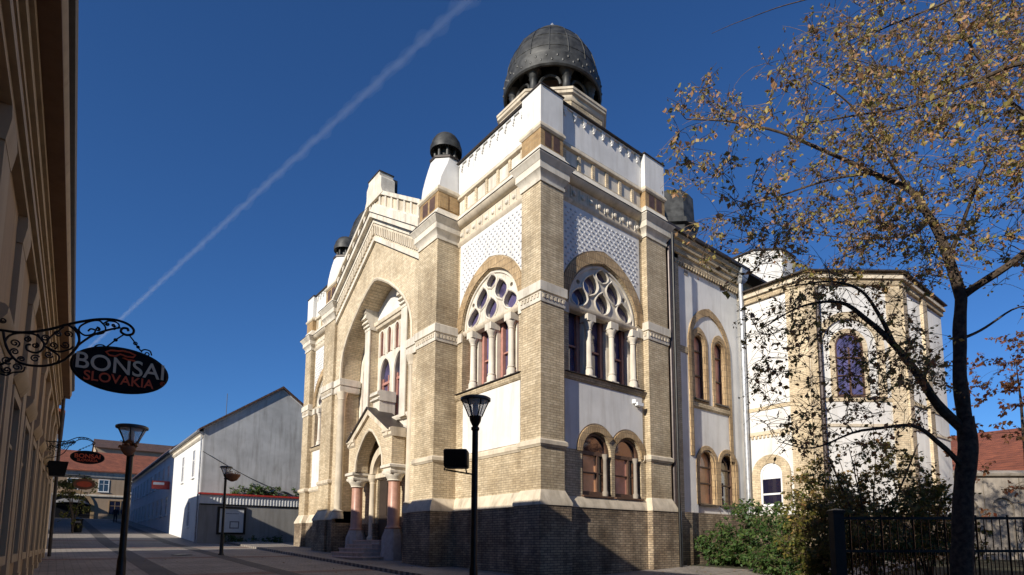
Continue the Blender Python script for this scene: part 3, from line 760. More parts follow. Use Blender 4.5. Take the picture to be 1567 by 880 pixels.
# ---- porch
PCX = -.28
po = MB(TX)
pa = [(CY + a, z) for a, z in [(1.50, 4.78), (1.47, 5.2), (1.25, 5.65), (.85, 6.1), (.40, 6.48), (0, 6.62)]]
pa = pa + [(2 * CY - s, z) for s, z in pa[-2::-1]]
porch_out = [(CY - 2.35, 4.78), (CY - 2.35, 6.42), (CY - 2.05, 6.42), (CY, 7.62), (CY + 2.05, 6.42), (CY + 2.35, 6.42), (CY + 2.35, 4.78)] + pa
po.plate([porch_out], -.62, .0)
porch = po.build('porch', 'pale_brick', syn)
MB(TX).tube([(s, -.62, z) for s, z in pa], .07, 6).build('arch_moulding', 'cream_stone', porch)
for sg in (-1, 1):
    m = MB(TX)
    m.add([(CY + sg * t, x, 7.62 - .585 * t + o) for x in (-.74, -.60) for t in (0, 2.12) for o in (-.30, -.04)], [(0, 1, 3, 2), (4, 5, 7, 6), (0, 1, 5, 4), (2, 3, 7, 6), (0, 2, 6, 4), (1, 3, 7, 5)])
    m.build('porch_moulding', 'cream_stone', porch)
    r = MB(TX)
    r.add([(CY + sg * t, x, 7.62 - .585 * t + o) for x in (-.82, .30) for t in (0, 2.30) for o in (0, .07)], [(0, 1, 3, 2), (4, 5, 7, 6), (0, 1, 5, 4), (2, 3, 7, 6), (0, 2, 6, 4), (1, 3, 7, 5)])
    r.build('porch_roof', 'roof_metal', porch)
    cy = CY + sg * 2.0
    MB(TX).molding(cy - .42, cy + .42, [(6.0, -.62), (6.08, -.70), (6.2, -.70), (6.24, -.76), (6.34, -.76), (6.40, -.66)], .0).build('porch_moulding', 'cream_stone', porch)
    e = MB(TX); e.pier(cy - .36, cy + .36, -.62, .2, [(4.36, .02), (4.42, .06), (4.50, .06), (4.52, .02), (4.60, .03), (4.64, .12), (4.74, .12), (4.79, .05)]); e.build('entablature', 'white_stone', porch)
    k = MB(TX); k.lathe(cy, PCX, [(.32, 1.97), (.34, 2.02), (.29, 2.08), (.27, 2.12), (.25, 4.02), (.29, 4.05)], 20)
    kk = k.build('column', 'red_marble', porch, smooth=True)
    k = MB(TX); k.lathe(cy, PCX, [(.29, 4.055), (.33, 4.08), (.30, 4.12), (.36, 4.24), (.43, 4.33), (.43, 4.36)], 12); k.build('capital', 'white_stone', kk)
    zb = ground_z(0, cy) - .1
    k = MB(TX); k.lathe(cy, PCX, [(.52, zb), (.52, .9), (.48, 1.0), (.47, 1.62), (.36, 1.9), (.36, 1.97)], 8, math.pi / 8); k.build('pedestal', 'granite', kk)
    k = MB(TX); k.box(*sorted((CY + sg * 2.2, CY + sg * 1.6)), .0, .4, 4.8, 6.4); k.build('porch_side', 'pale_brick', porch)
MB(TX).box(CY - .36, CY + .36, -.34, .44, 7.30, 8.42).build('crest_block', 'white_stone', porch)
MB(TX).molding(CY - .42, CY + .42, [(8.0, -.36), (8.04, -.46), (8.12, -.46), (8.14, -.38), (8.24, -.38), (8.26, -.50), (8.40, -.48), (8.5, -.36)], .46).build('crest_moulding', 'white_stone', porch)
# inner order and door
for sg in (-1, 1):
    y = CY + sg * 1.30
    k = MB(TX); k.lathe(y, .20, [(.22, 1.5), (.22, 1.62), (.15, 1.70), (.135, 4.2), (.16, 4.24), (.14, 4.28), (.22, 4.44), (.24, 4.48), (.24, 4.66)], 12); k.build('inner_column', 'cream_stone', porch)
ia = pointed(CY, 1.45, 4.7, 6.05, 10); ib = pointed(CY, 1.10, 4.7, 5.66, 10)
MB(TX).plate([ia + ib[::-1]], .08, .34).build('inner_arch', 'cream_stone', porch)
MB(TX).molding(CY - 1.1, CY + 1.1, [(4.36, .42), (4.40, .34), (4.56, .34), (4.62, .40)], .80).build('lintel', 'cream_stone', porch)
MB(TX).plate([rounded(CY, .80, 4.66, 12)], .80, .82).build('fanlight', 'window_glass', porch)
dr = MB(TX).box(CY - 1.0, CY + 1.0, .42, .48, 1.5, 4.36).build('door', 'dark_wood', syn)
q = MB(TX)
for sg in (-1, 1):
    for za, zb2 in ((1.7, 2.5), (2.65, 4.2)):
        a, b = sorted((CY + sg * .12, CY + sg * .88)); q.box(a, b, .395, .421, za, zb2)
q.build('door_panel', 'dark_wood', dr)
MB(TX).box(CY - .08, CY - .05, .35, .41, 2.5, 2.75).build('handle', 'black_iron', dr)
TXH = lambda s, d, z: (d, s, z)
stp = MB(TX)
for i, (hw, x0, z1) in enumerate([(2.9, -2.3, .60), (2.15, -1.95, .78), (1.50, -1.6, .96), (1.45, -1.28, 1.14), (1.42, -.96, 1.32), (1.40, -.64, 1.50)]):
    pts = [(CY - hw, .4), (CY - hw, x0 + .3), (CY - hw + .4, x0), (CY + hw - .4, x0), (CY + hw, x0 + .3), (CY + hw, .4)] if i < 2 else [(CY - hw, .4), (CY - hw, x0), (CY + hw, x0), (CY + hw, .4)]
    stp.hprism([(q[1], q[0]) for q in pts] if False else pts, z1 - .6 - (.3 if i == 0 else 0), z1 - .045)
    tr_ = MB(TXH).hprism([(p[0] * 1.0 + (.03 if p[0] > CY else -.03), p[1] - .035 if p[1] < .3 else p[1]) for p in pts], z1 - .044, z1); tr_.build('tread', 'pink_granite', syn)
stp.build('steps', 'granite', syn)

# ---- nave side wall (s = x, d = y)
NS = 6.72; NE = 12.85
nh = [lancet(9.30, .42, 7.50, 10.05, 10.45, 8), lancet(10.85, .42, 7.50, 10.05, 10.45, 8), opening(rounded(9.62, .60, 4.72, 10), 2.98), opening(rounded(11.22, .60, 4.72, 10), 2.98)]
MB(TY).plate([[(NS, 2.6), (NE, 2.6), (NE, 14.3), (NS, 14.3)]] + nh, .32, .62).build('nave_wall', 'white_plaster', syn)
MB(TY).box(NS, 7.82, .22, .318, 2.6, 13.6).build('pilaster', 'yellow_brick', syn)
MB(TY).box(7.83, 8.45, .285, .318, 9.35, 9.62).build('brick_band', 'yellow_brick', syn)
a0 = pointed(10.08, 1.62, 9.9, 11.75, 12); a1 = pointed(10.08, 1.38, 9.9, 11.42, 12)
MB(TY).plate([[(8.46, 5.0), (8.70, 5.0)] + [p for p in a1[::-1]] + [(11.46, 5.0), (11.70, 5.0)] + a0], .255, .318).build('arch_ring', 'arch_brick', syn)
sp_ = pointed(9.30, .62, 9.95, 10.72, 8); sq_ = pointed(10.85, .62, 9.95, 10.72, 8)
for ring_, h in ((sp_, nh[0]), (sq_, nh[1])):
    MB(TY).plate([opening(ring_, 7.35), h], .275, .318).build('window_surround', 'arch_brick', syn)
def nave_window(h, c, hw, z0, z1, mat, bars):
    w = MB(TY); ins = [(c + (s - c) * .82, z0 + (z - z0) * .955 + .06) for s, z in h]
    w.plate([h, ins], .46, .54); o = w.build('window', 'brown_frame', syn)
    MB(TY).plate([[(c + (s - c) * .98, z) for s, z in h]], .55, .56).build('pane', mat, o)
    b = MB(TY)
    for zz in bars: b.box(c - hw, c + hw, .48, .53, zz - .03, zz + .03)
    b.build('glazing_bar', 'brown_frame', o)
    MB(TY).box(c - hw - .08, c + hw + .08, .20, .5, z0 - .07, z0 - .002).build('sill', 'roof_metal', o)
nave_window(nh[0], 9.30, .42, 7.5, 10.4, 'pink_reflection_glass', (8.6, 9.7)); nave_window(nh[1], 10.85, .42, 7.5, 10.4, 'pink_reflection_glass', (8.6, 9.7))
nave_window(nh[2], 9.62, .60, 2.98, 5.3, 'orange_reflection_glass', (3.9, 4.6)); nave_window(nh[3], 11.22, .60, 2.98, 5.3, 'window_glass', (3.9, 4.6))
for a in (9.62, 11.22):
    o_ = arc(a, 4.72, .80, 0, 180, 14); i_ = arc(a, 4.72, .62, 0, 180, 14)
    MB(TY).plate([o_ + [(a - .80, 2.98), (a - .62, 2.98)] + i_[::-1] + [(a + .62, 2.98), (a + .80, 2.98)]], .262, .318).build('arch_ring', 'arch_brick', syn)
for h in nh:
    cc_ = (min(p[0] for p in h) + max(p[0] for p in h)) / 2; zb_ = min(p[1] for p in h)
    MB(TY).plate([[(cc_ + (s - cc_) * .995, zb_ + .004 + (z - zb_) * .995) for s, z in h], [(cc_ + (s - cc_) * .90, zb_ + .03 + (z - zb_) * .96) for s, z in h]], .31, .455).build('window_reveal', 'arch_brick', syn)
MB(TY).molding(8.7, 11.46, [(7.08, .29), (7.14, .24), (7.30, .24), (7.34, .29)], .33).build('sill_course', 'yellow_brick', syn)
MB(TY).box(NS, NE, .14, .60, -.3, 2.6).build('plinth', 'plinth_brick', syn)
MB(TY).molding(NS, NE, [(13.30, .30), (13.34, .22), (13.55, .22), (13.57, .14), (13.80, .14), (13.82, .06), (14.05, .06), (14.08, -.04), (14.28, -.06)], .40).build('cornice', 'yellow_brick', syn)
dn = MB(TY).comb(6.9, 12.8, 13.298, 13.25, [(7.05 + i * .19, [(.045, 13.12)]) for i in range(30)], .19, .316)
dn.build('cornice_dentils', 'yellow_brick', syn)
MB(TY).molding(NS - .05, NE + .2, [(14.30, -.16), (14.36, -.18), (14.44, -.16)], .6).build('gutter', 'roof_metal', syn)
MB(TY).box(8.36, 8.62, .30, .318, 12.85, 13.05).build('vent', 'old_stone', syn)
rf = MB(); rf.add([(NS, .0, 14.42), (22, .0, 14.42), (22, CY, 18.2), (NS, CY, 18.2), (NS, W, 14.42), (22, W, 14.42), (NS, .0, 14.3), (22, 0, 14.3), (NS, W, 14.3), (22, W, 14.3)], [(0, 1, 2, 3), (3, 2, 5, 4), (0, 6, 7, 1), (4, 5, 9, 8), (0, 3, 4, 8, 6), (1, 7, 9, 5, 2), (6, 8, 9, 7)]); rf.build('nave_roof', 'roof_metal', syn)
MB().box(6.6, 22, .62, W - .3, -.4, 14.3).build('nave_wall', 'yellow_brick', syn)
MB().tube([(6.95, .05, 13.9), (6.95, .05, .5)], .10, 10).build('downpipe', 'pipe_brown', syn)
MB().tube([(6.78, -.28, 13.9), (6.78, -.28, .45)], .055, 8).build('downpipe', 'black_iron', syn)
MB().tube([(12.55, .10, 13.9), (12.55, .10, 2.4)], .11, 10).build('downpipe', 'pipe_zinc', syn)
MB().tube([(7.2, .0, 2.6), (7.2, .0, .45)], .06, 8).build('downpipe', 'pipe_zinc', syn)
hb = MB(); hb.pier(12.35, 12.75, -.1, .3, [(13.6, -.08), (13.75, .02), (14.0, .08), (14.25, .08)]); hb.build('rainwater_head', 'pipe_zinc', syn)
# dark metal turret and white octagonal lantern above the nave roof
t = MB(); t.lathe(12.5, 3.9, [(1.25, 15.0), (1.25, 17.6), (1.42, 17.7), (1.42, 17.95), (1.2, 18.1), (1.15, 19.4), (.95, 19.7), (.1, 19.9)], 8, math.pi / 8); t.build('roof_turret', 'patina_metal', syn)
cpt = at(1160, 398, 33)
oc = MB(); oc.lathe(cpt.x, cpt.y, [(1.9, 14.5), (1.9, 17.2)], 8, math.pi / 8); oc = oc.build('lantern', 'white_plaster', syn)
ol = MB(); ol.lathe(cpt.x, cpt.y, [(2.0, 17.2), (2.0, 17.28), (.1, 17.7)], 8, math.pi / 8); ol.build('lantern_roof', 'roof_metal', oc)

# ---- stair wing with chamfered corner at the back right
WX = 12.86; A1 = (WX, -2.85); B1 = (16.05, -5.4); C1 = (21.5, -5.55)
wpoly = [(WX, .4), A1, B1, C1, (21.5, 3), (WX + .1, 3)]
def wing_prism(name, mat, z0, z1, off=0):
    c = Vector((17.2, -1.5)); q = []
    for p in wpoly:
        v = Vector(p) - c; v = v * (1 + off / v.length); q.append(tuple(c + v))
    return MB().hprism(q, z0, z1).build(name, mat, syn)
wing_prism('wing_wall', 'white_plaster', 2.6, 12.6); wing_prism('plinth', 'plinth_brick', -.3, 2.598, .12)
wing_prism('cornice', 'yellow_brick', 12.602, 12.85, .14); wing_prism('cornice', 'cream_stone', 12.852, 13.0, .26); wing_prism('cornice', 'yellow_brick', 13.002, 13.14, .18); wing_prism('eaves', 'roof_metal', 13.142, 13.20, .38)
wing_prism('string_course', 'pale_brick', 7.40, 7.56, .05); wing_prism('string_course', 'cream_stone', 6.30, 6.42, .06)
dw = MB(TX).comb(-1.85, .28, 6.298, 6.25, [(-1.75 + i * .19, [(.05, 6.12)]) for i in range(11)], WX - .06, WX - .002)
dw.build('cornice_dentils', 'pale_brick', syn)
rr = MB(); cpt2 = (17.4, -1.4, 14.2)
ring = []
for p in wpoly:
    v = Vector(p) - Vector((17.2, -1.5)); v = v * (1 + .38 / v.length); ring.append((17.2 + v.x, -1.5 + v.y, 13.202))
rr.add(ring + [cpt2], [(i, (i + 1) % 6, 6) for i in range(6)] + [tuple(range(6))]); rr.build('wing_roof', 'roof_metal', syn)
# face A fittings (s = y, d = x)
MB(TX).box(-2.84, -1.92, WX - .09, WX + .02, 2.6, 12.6).build('pilaster', 'pale_brick', syn)
o_ = arc(-.88, 4.42, .90, 0, 180, 16); i_ = arc(-.88, 4.42, .52, 0, 180, 16)
MB(TX).plate([o_ + [(-1.78, 3.0), (-1.40, 3.0)] + i_[::-1] + [(-.36, 3.0), (.02, 3.0)]], WX - .10, WX + .02).build('arch_ring', 'pale_brick', syn)
w = MB(TX); w.plate([opening(rounded(-.88, .52, 4.42, 12), 3.0), opening(rounded(-.88, .43, 4.42, 12), 3.1)], WX - .05, WX + .02); w = w.build('window', 'white_paint', syn)
MB(TX).plate([opening(rounded(-.88, .45, 4.42, 12), 3.08)], WX - .022, WX - .012).build('pane', 'window_glass', w)
MB(TX).plate([opening(rounded(-.88, .42, 4.42, 12), 4.22)], WX - .034, WX - .026).build('sky_reflection', 'white_paint', w)  # white plate painting the bright sky mirrored in the upper pane
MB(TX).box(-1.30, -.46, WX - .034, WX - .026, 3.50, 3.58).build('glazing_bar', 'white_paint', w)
# face B fittings: local frame along the chamfer
dB = (Vector(B1) - Vector(A1)); LB = dB.length; dB.normalize(); nB = Vector((dB.y, -dB.x))
if nB.dot(Vector((-1, -1))) < 0: nB = -nB
TB = lambda s, d, z: (A1[0] + dB.x * s - nB.x * d, A1[1] + dB.y * s - nB.y * d, z)
MB(TB).box(.0, .45, -.09, .02, 2.6, 12.6).build('pilaster', 'pale_brick', syn); MB(TB).box(LB - .60, LB, -.09, .02, 2.6, 12.6).build('pilaster', 'pale_brick', syn)
o_ = arc(1.72, 9.85, 1.52, 0, 180, 18); i_ = arc(1.72, 9.85, 1.22, 0, 180, 18)
MB(TB).plate([o_ + [(.20, 7.6), (.50, 7.6)] + i_[::-1] + [(2.94, 7.6), (3.24, 7.6)]], -.10, .02).build('arch_ring', 'pale_brick', syn)
o_ = arc(1.68, 9.80, .82, 0, 180, 16); i_ = arc(1.68, 9.80, .62, 0, 180, 16)
MB(TB).plate([o_ + [(.86, 7.6), (1.06, 7.6)] + i_[::-1] + [(2.30, 7.6), (2.50, 7.6)]], -.08, .02).build('arch_ring', 'pale_brick', syn)
w = MB(TB); w.plate([opening(rounded(1.68, .62, 9.80, 14), 7.6), opening(rounded(1.68, .54, 9.80, 14), 7.7)], -.06, .02); w.box(1.64, 1.72, -.05, .01, 7.7, 9.8); w.box(1.1, 2.26, -.05, .01, 9.28, 9.36); w.box(1.1, 2.26, -.05, .01, 8.5, 8.55)
w = w.build('window', 'brown_frame', syn)
MB(TB).plate([opening(rounded(1.68, .56, 9.80, 14), 7.68)], -.02, -.012).build('pane', 'sky_reflection_glass', w)
MB(TB).tube([(.30, -.25, 12.4), (.30, -.25, 1.0)], .09, 8).build('downpipe', 'pipe_brown', syn)
MB(TY).box(16.2, 16.7, -5.52, -5.3, 2.6, 12.6).build('pilaster', 'pale_brick', syn); MB(TY).box(18.6, 19.2, -5.6, -5.3, 2.6, 12.6).build('pilaster', 'pale_brick', syn)

# small camera on the side wall
p = ony(971, 617, .2)
cc = thing('security_camera', 'small white security camera on the white panel above the twin arched windows', 'camera', p)
MB().lathe(0, 0, [(.10, -.02), (.10, .12), (.07, .14)], 12).build('housing', 'white_paint', cc)
MB().box(.0, .34, -.16, -.02, -.10, .02).build('body', 'white_paint', cc); MB().box(.342, .37, -.15, -.03, -.09, .01).build('lens', 'black_iron', cc)

# ================================================================== GROUND
def sheet(name, mat, xs, ys, dz=0., kind='structure', clipf=None):
    m = MB(); nx, ny = len(xs), len(ys)
    m.v = [(x, y, ground_z(x, y) + dz) for y in ys for x in xs]
    m.f = [(j * nx + i, j * nx + i + 1, (j + 1) * nx + i + 1, (j + 1) * nx + i) for j in range(ny - 1) for i in range(nx - 1)]
    o = m.build(name, mat, None, recalc=False); return tag(o, kind=kind)
def lin(a, b, n): return [a + (b - a) * i / n for i in range(n + 1)]
sheet('ground', 'soil', [-400, -100, -40, -13, 0, 3, 6, 9, 14, 40, 100, 400], [-400, -80, -30, -13.65, -6, 0, 10, 20, 31, 50, 80, 140, 400])
sheet('street', 'paving_grey', [-13.5, -11, -8, -5, -2.6, 0, 3.2], [-40, -30, -13.65, -6.5, 0, 8, 16, 24, 31], .02)
sheet('street', 'paving_grey', [-13.5, -11, -8, -4.05], [31, 45, 60, 80, 110], .02)
sheet('path', 'paving_grey', [3.2, 6, 9, 14], [-6.4, -4, -2.6], .016)
sheet('path', 'paving_grey', [.0, 3, 6, 7.6], [-2.6, -1.2, .3], .024)
sheet('paving_band', 'paving_dark', [-9.3, -8.6], [-13.65, 0, 15, 31, 80], .026)
sheet('paving_band', 'paving_dark', [-6.0, -5.4], [-13.65, 0, 15, 31, 80], .026)
for y0 in (-2.5, 6.0, 14.5, 23.5, 33):
    sheet('paving_band', 'paving_red', [-13.4, -9.3] , [y0, y0 + .8], .026); sheet('paving_band', 'paving_red', [-8.6, -6.0], [y0, y0 + .8], .026)
    if y0 < 30: sheet('paving_band', 'paving_red', [-5.4, -2.6], [y0, y0 + .8], .026)
# raised pavement in front of the portal
pv = MB()
for y0, y1 in ((-1.6, 7.2), (7.2, 16), (16, 30.2)):
    za, zb = ground_z(0, y0), ground_z(0, y1)
    pv.add([(-2.6, y0, za - .3), (.1, y0, za - .3), (.1, y1, zb - .3), (-2.6, y1, zb - .3), (-2.6, y0, za + .14), (.1, y0, za + .14), (.1, y1, zb + .14), (-2.6, y1, zb + .14)],
           [(0, 1, 2, 3), (4, 5, 6, 7), (0, 1, 5, 4), (1, 2, 6, 5), (2, 3, 7, 6), (3, 0, 4, 7)])
tag(pv.build('pavement', 'paving_grey'), kind='structure')

# fallen leaves and iron covers on the paving
fl_ = MB(); rr = random.Random(9)
for _ in range(900):
    x, y = (rr.uniform(-6, 9), rr.uniform(-9.5, .2)) if rr.random() < .6 else (rr.gauss(-3, 4), rr.uniform(-8, 30))
    if x > -.2 and y > -.2: continue
    z = ground_z(x, y) + (.15 if -2.6 < x < .1 and y > -1.6 else .035); a = rr.uniform(0, 6.28); q = rr.uniform(.03, .065)
    u = Vector((math.cos(a), math.sin(a), rr.uniform(-.25, .25))) * q; w_ = Vector((-math.sin(a), math.cos(a), rr.uniform(-.25, .25))) * q * .7; o = len(fl_.v)
    fl_.v += [tuple(Vector((x, y, z + .012)) + v) for v in (-u, -w_ * .8, u, w_)]; fl_.f.append((o, o + 1, o + 2, o + 3))
tag(fl_.build('fallen_leaves', 'autumn_leaves', None, recalc=False), kind='stuff')
for cx_, cy_, lb in ((-8.0, 1.2, 'round iron manhole cover in the paving near the left lamp post'), (-7.0, 17.0, 'round iron manhole cover further up the paved street')):
    t = thing('manhole_cover', lb, 'manhole cover', (cx_, cy_, ground_z(cx_, cy_) + .03))
    MB().lathe(0, 0, [(.34, 0), (.34, .014), (.30, .018)], 20).build('lid', 'lamp_metal', t); MB().lathe(0, 0, [(.42, -.01), (.42, .010), (.345, .012)], 20).build('ring', 'kerb_stone', t)

# ================================================================== STREET BUILDINGS
def house_windows(T, parent, rows, cols_, w, h, d, frame='white_paint', pane='window_glass', sill=True):
    for z in rows:
        for s in cols_:
            m = MB(T); m.plate([[(s - w / 2 - .1, z - .1), (s + w / 2 + .1, z - .1), (s + w / 2 + .1, z + h + .1), (s - w / 2 - .1, z + h + .1)], [(s - w / 2, z), (s + w / 2, z), (s + w / 2, z + h), (s - w / 2, z + h)]], d - .05, d + .02)
            m.box(s - .03, s + .03, d - .02, d + .01, z, z + h); m.box(s - w / 2, s + w / 2, d - .02, d + .01, z + h * .62, z + h * .62 + .05)
            f = m.build('window', frame, parent)
            MB(T).box(s - w / 2, s + w / 2, d - .012, d - .004, z, z + h).build('pane', pane, f)
            if sill: MB(T).box(s - w / 2 - .14, s + w / 2 + .14, d - .12, d, z - .16, z - .102).build('sill', frame, f)

# --- near left: the shop row the camera stands beside (local frame, y along the street)
shop = thing('shop_building', 'ochre shop building with pilasters and a deep eave at left edge, nearest to the viewer', 'shop building', (-11.74, 0, 0), R(-1.35))
WXL = -.47
TL = lambda s, d, z: (WXL - d, s, z)     # d grows into the building
MB(TL).box(-12.2, 17.4, 0, 10, -1, 7.2).build('wall', 'ochre_plaster', shop)
for z0, z1, d in ((6.0, 6.12, -.10), (6.122, 6.26, -.16), (7.0, 7.12, -.07), (7.122, 7.30, -.13), (7.302, 7.44, -.18)):
    MB(TL).box(-12.2, 17.45, d, .05, z0, z1).build('cornice', 'ochre_light', shop)
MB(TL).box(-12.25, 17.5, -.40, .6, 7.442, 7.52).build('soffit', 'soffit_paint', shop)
MB(TL).molding(-12.25, 17.5, [(7.52, -.40), (7.60, -.44), (7.74, -.44), (7.78, -.40)], .6).build('fascia', 'ochre_light', shop)
MB(TL).tube([(-12.2, -.44, 7.86), (17.5, -.44, 7.86)], .085, 8).build('gutter', 'roof_metal', shop)
rf = MB(TL); rf.add([(-12.3, -.47, 7.80), (17.5, -.47, 7.80), (17.5, 5.2, 9.7), (-12.3, 5.2, 9.7), (-12.3, 10.5, 7.8), (17.5, 10.5, 7.8)], [(0, 1, 2, 3), (3, 2, 5, 4), (0, 3, 4), (1, 2, 5), (0, 1, 5, 4)]); rf.build('roof', 'red_tiles', shop)
for i in range(11):
    s = -10.8 + i * 2.72
    p = MB(TL); p.box(s - .32, s + .32, -.07, .02, -.9, 5.6); p.molding(s - .35, s + .35, [(5.602, -.075), (5.70, -.09), (5.86, -.11), (5.998, -.10)], .02); p.box(s - .35, s + .35, -.09, .02, -.9, .75)
    p.build('pilaster', 'ochre_light', shop)
    c = s + 1.36
    if c < 16.6:
        m = MB(TL); m.plate([[(c - .74, 1.0), (c + .74, 1.0), (c + .74, 3.75), (c - .74, 3.75)], [(c - .58, 1.15), (c + .58, 1.15), (c + .58, 3.6), (c - .58, 3.6)]], -.07, .02)
        m.box(c - .03, c + .03, -.02, .01, 1.15, 3.6); m.box(c - .58, c + .58, -.02, .01, 2.9, 2.96)
        m.molding(c - .80, c + .80, [(3.85, -.05), (3.9, -.09), (4.0, -.15), (4.08, -.16), (4.12, -.12)], .02)
        f = m.build('window', 'ochre_light', shop)
        MB(TL).box(c - .58, c + .58, -.006, .003, 1.15, 3.6).build('pane', 'window_glass', f)
MB(TL).tube([(17.1, -.2, 7.7), (17.1, -.2, .4)], .06, 8).build('downpipe', 'roof_metal', shop)

def plain_house(name, label, cat, x0, x1, y0, y1, z0, ze, zr, wall, roof, ridge='y', rows=(), street='x1', wn=3, ww=.9, wh=1.5, over=.35, frame='white_paint', parent_windows=True):
    h = thing(name, label, cat, (0, 0, 0))
    MB().box(x0, x1, y0, y1, z0, ze).build('wall', wall, h)
    if ridge == 'y':
        xm = (x0 + x1) / 2; sl = (zr - ze) / (xm - x0)
        for ya, yb in ((y0 + .004, y0 + .3), (y1 - .3, y1 - .004)): MB(TY).plate([[(x0 + .01, ze), (x1 - .01, ze), (xm, zr - .02)]], ya, yb).build('gable', wall, h)
        for xa, sx in ((x0, -1), (x1, 1)):
            r = MB(); zz = ze - over * sl
            r.add([(xa + sx * over, y0 - .18, zz), (xa + sx * over, y1 + .18, zz), (xm, y1 + .18, zr), (xm, y0 - .18, zr), (xa + sx * over, y0 - .18, zz + .14), (xa + sx * over, y1 + .18, zz + .14), (xm, y1 + .18, zr + .16), (xm, y0 - .18, zr + .16)],
                  [(0, 1, 2, 3), (4, 5, 6, 7), (0, 1, 5, 4), (1, 2, 6, 5), (2, 3, 7, 6), (3, 0, 4, 7)]); r.build('roof', roof, h)
    else:
        ym = (y0 + y1) / 2; sl = (zr - ze) / (ym - y0)
        for xa, xb in ((x0, x0 + .3), (x1 - .3, x1)): MB(TX).plate([[(y0 + .01, ze), (y1 - .01, ze), (ym, zr - .02)]], xa + .004, xb - .004).build('gable', wall, h)
        for ya, sy in ((y0, -1), (y1, 1)):
            r = MB(); zz = ze - over * sl
            r.add([(x0 - .18, ya + sy * over, zz), (x1 + .18, ya + sy * over, zz), (x1 + .18, ym, zr), (x0 - .18, ym, zr), (x0 - .18, ya + sy * over, zz + .14), (x1 + .18, ya + sy * over, zz + .14), (x1 + .18, ym, zr + .16), (x0 - .18, ym, zr + .16)],
                  [(0, 1, 2, 3), (4, 5, 6, 7), (0, 1, 5, 4), (1, 2, 6, 5), (2, 3, 7, 6), (3, 0, 4, 7)]); r.build('roof', roof, h)
    return h
# taller neighbour beside and behind the viewer, and the row further up the left side
tall = plain_house('tall_house', 'tall tan rendered house beside the ochre shop building, out past the left edge', 'house', -24, -12.35, -60, -12.6, -2, 11.6, 14.2, 'tan_plaster', 'red_tiles')
house_windows(lambda s, d, z: (-12.35 - d, s, z), tall, (1, 4.6, 8), lin(-58, -15, 12), 1.1, 1.7, 0)
upper = plain_house('street_house', 'tan rendered house just past the shop building on the left side', 'house', -23, -11.75, 23.4, 33, .5, 7.9, 9.8, 'tan_plaster', 'red_tiles', over=.25)
house_windows(lambda s, d, z: (-11.75 - d, s, z), upper, (2.2, 5.2), (25, 27.6, 30.2), 1.0, 1.6, 0)
row = plain_house('street_house', 'taller tan house with red roof further up the left side of the street', 'house', -24, -12.6, 41, 80, 1.5, 12.5, 15.5, 'tan_plaster', 'red_tiles')
house_windows(lambda s, d, z: (-12.6 - d, s, z), row, (5.2, 9), lin(43, 74, 10), 1.1, 1.8, 0)

orange = plain_house('reflection_house', 'added orange rendered house, unseen beyond the garden, for the low windows to reflect', 'house', 24, 44, -42, -15, -.5, 13, 16.5, 'terracotta_render', 'red_tiles')  # added out of view to give the low panes something orange to reflect
house_windows(lambda s, d, z: (24 + d, s, z), orange, (1.2, 5, 9), lin(-39, -18, 6), 1.1, 1.7, 0)
# --- white house with the big blank gable
wh = plain_house('white_house', 'white two storey house with big blank grey gable wall beside the synagogue', 'house', -4.1, 5.9, 31, 43.6, .5, 9.25, 12.9, 'house_white', 'brown_tiles', over=.30)
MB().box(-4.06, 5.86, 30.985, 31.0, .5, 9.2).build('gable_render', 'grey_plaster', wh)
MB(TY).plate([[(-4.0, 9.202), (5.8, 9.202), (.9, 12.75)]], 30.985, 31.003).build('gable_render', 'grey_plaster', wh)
MB(TL if False else (lambda s, d, z: (-4.1 + d, s, z))).molding(31.0, 43.6, [(8.55, -.06), (8.65, -.16), (8.8, -.16), (8.86, -.26), (8.98, -.30)], .02).build('cornice', 'white_stone', wh)
TW = lambda s, d, z: (-4.1 + d, s, z)
house_windows(TW, wh, (6.1,), (33.8, 38.2), .75, 1.9, 0, 'white_paint'); house_windows(TW, wh, (2.6,), (34.6,), .8, 1.7, 0)
MB().tube([(-4.45, 30.9, 8.98), (-4.45, 43.5, 8.98)], .08, 8).build('gutter', 'pipe_zinc', wh)
MB().tube([(-4.25, 31.1, 8.9), (-4.2, 31.05, 8.5), (-4.2, 31.05, 1.3)], .055, 8).build('downpipe', 'pipe_zinc', wh)
MB().tube([(-2.2, 34, 10.9), (-2.2, 34, 12.6)], .02, 4).build('antenna', 'black_iron', wh)
# --- next house up the street in shade
bh = plain_house('terraced_house', 'long bluish white house in shade with two rows of windows behind the white house', 'house', -4.0, 5.5, 43.7, 78, 1.5, 9.55, 12.6, 'house_bluish', 'brown_tiles', over=.32)
TB2 = lambda s, d, z: (-4.0 + d, s, z)
house_windows(TB2, bh, (3.9 + .0, 6.7), lin(46.5, 75.5, 10), .95, 1.5, 0, 'house_white')
MB().tube([(-4.36, 43.8, 9.26), (-4.36, 77.9, 9.26)], .08, 8).build('gutter', 'pipe_zinc', bh)
rs = thing('shop_sign', 'red and white box sign sticking out from the bluish white house', 'sign', (-4.0, 45.2, 6.35))
MB().box(-1.35, -.05, -.08, .08, -.35, .35).build('panel', 'red_paint', rs)
MB().box(-1.25, -.45, -.095, -.081, .0, .22).build('stripe', 'white_paint', rs)
MB().tube([(-.05, 0, .2), (.02, 0, .2)], .03, 5).build('bracket', 'black_iron', rs)

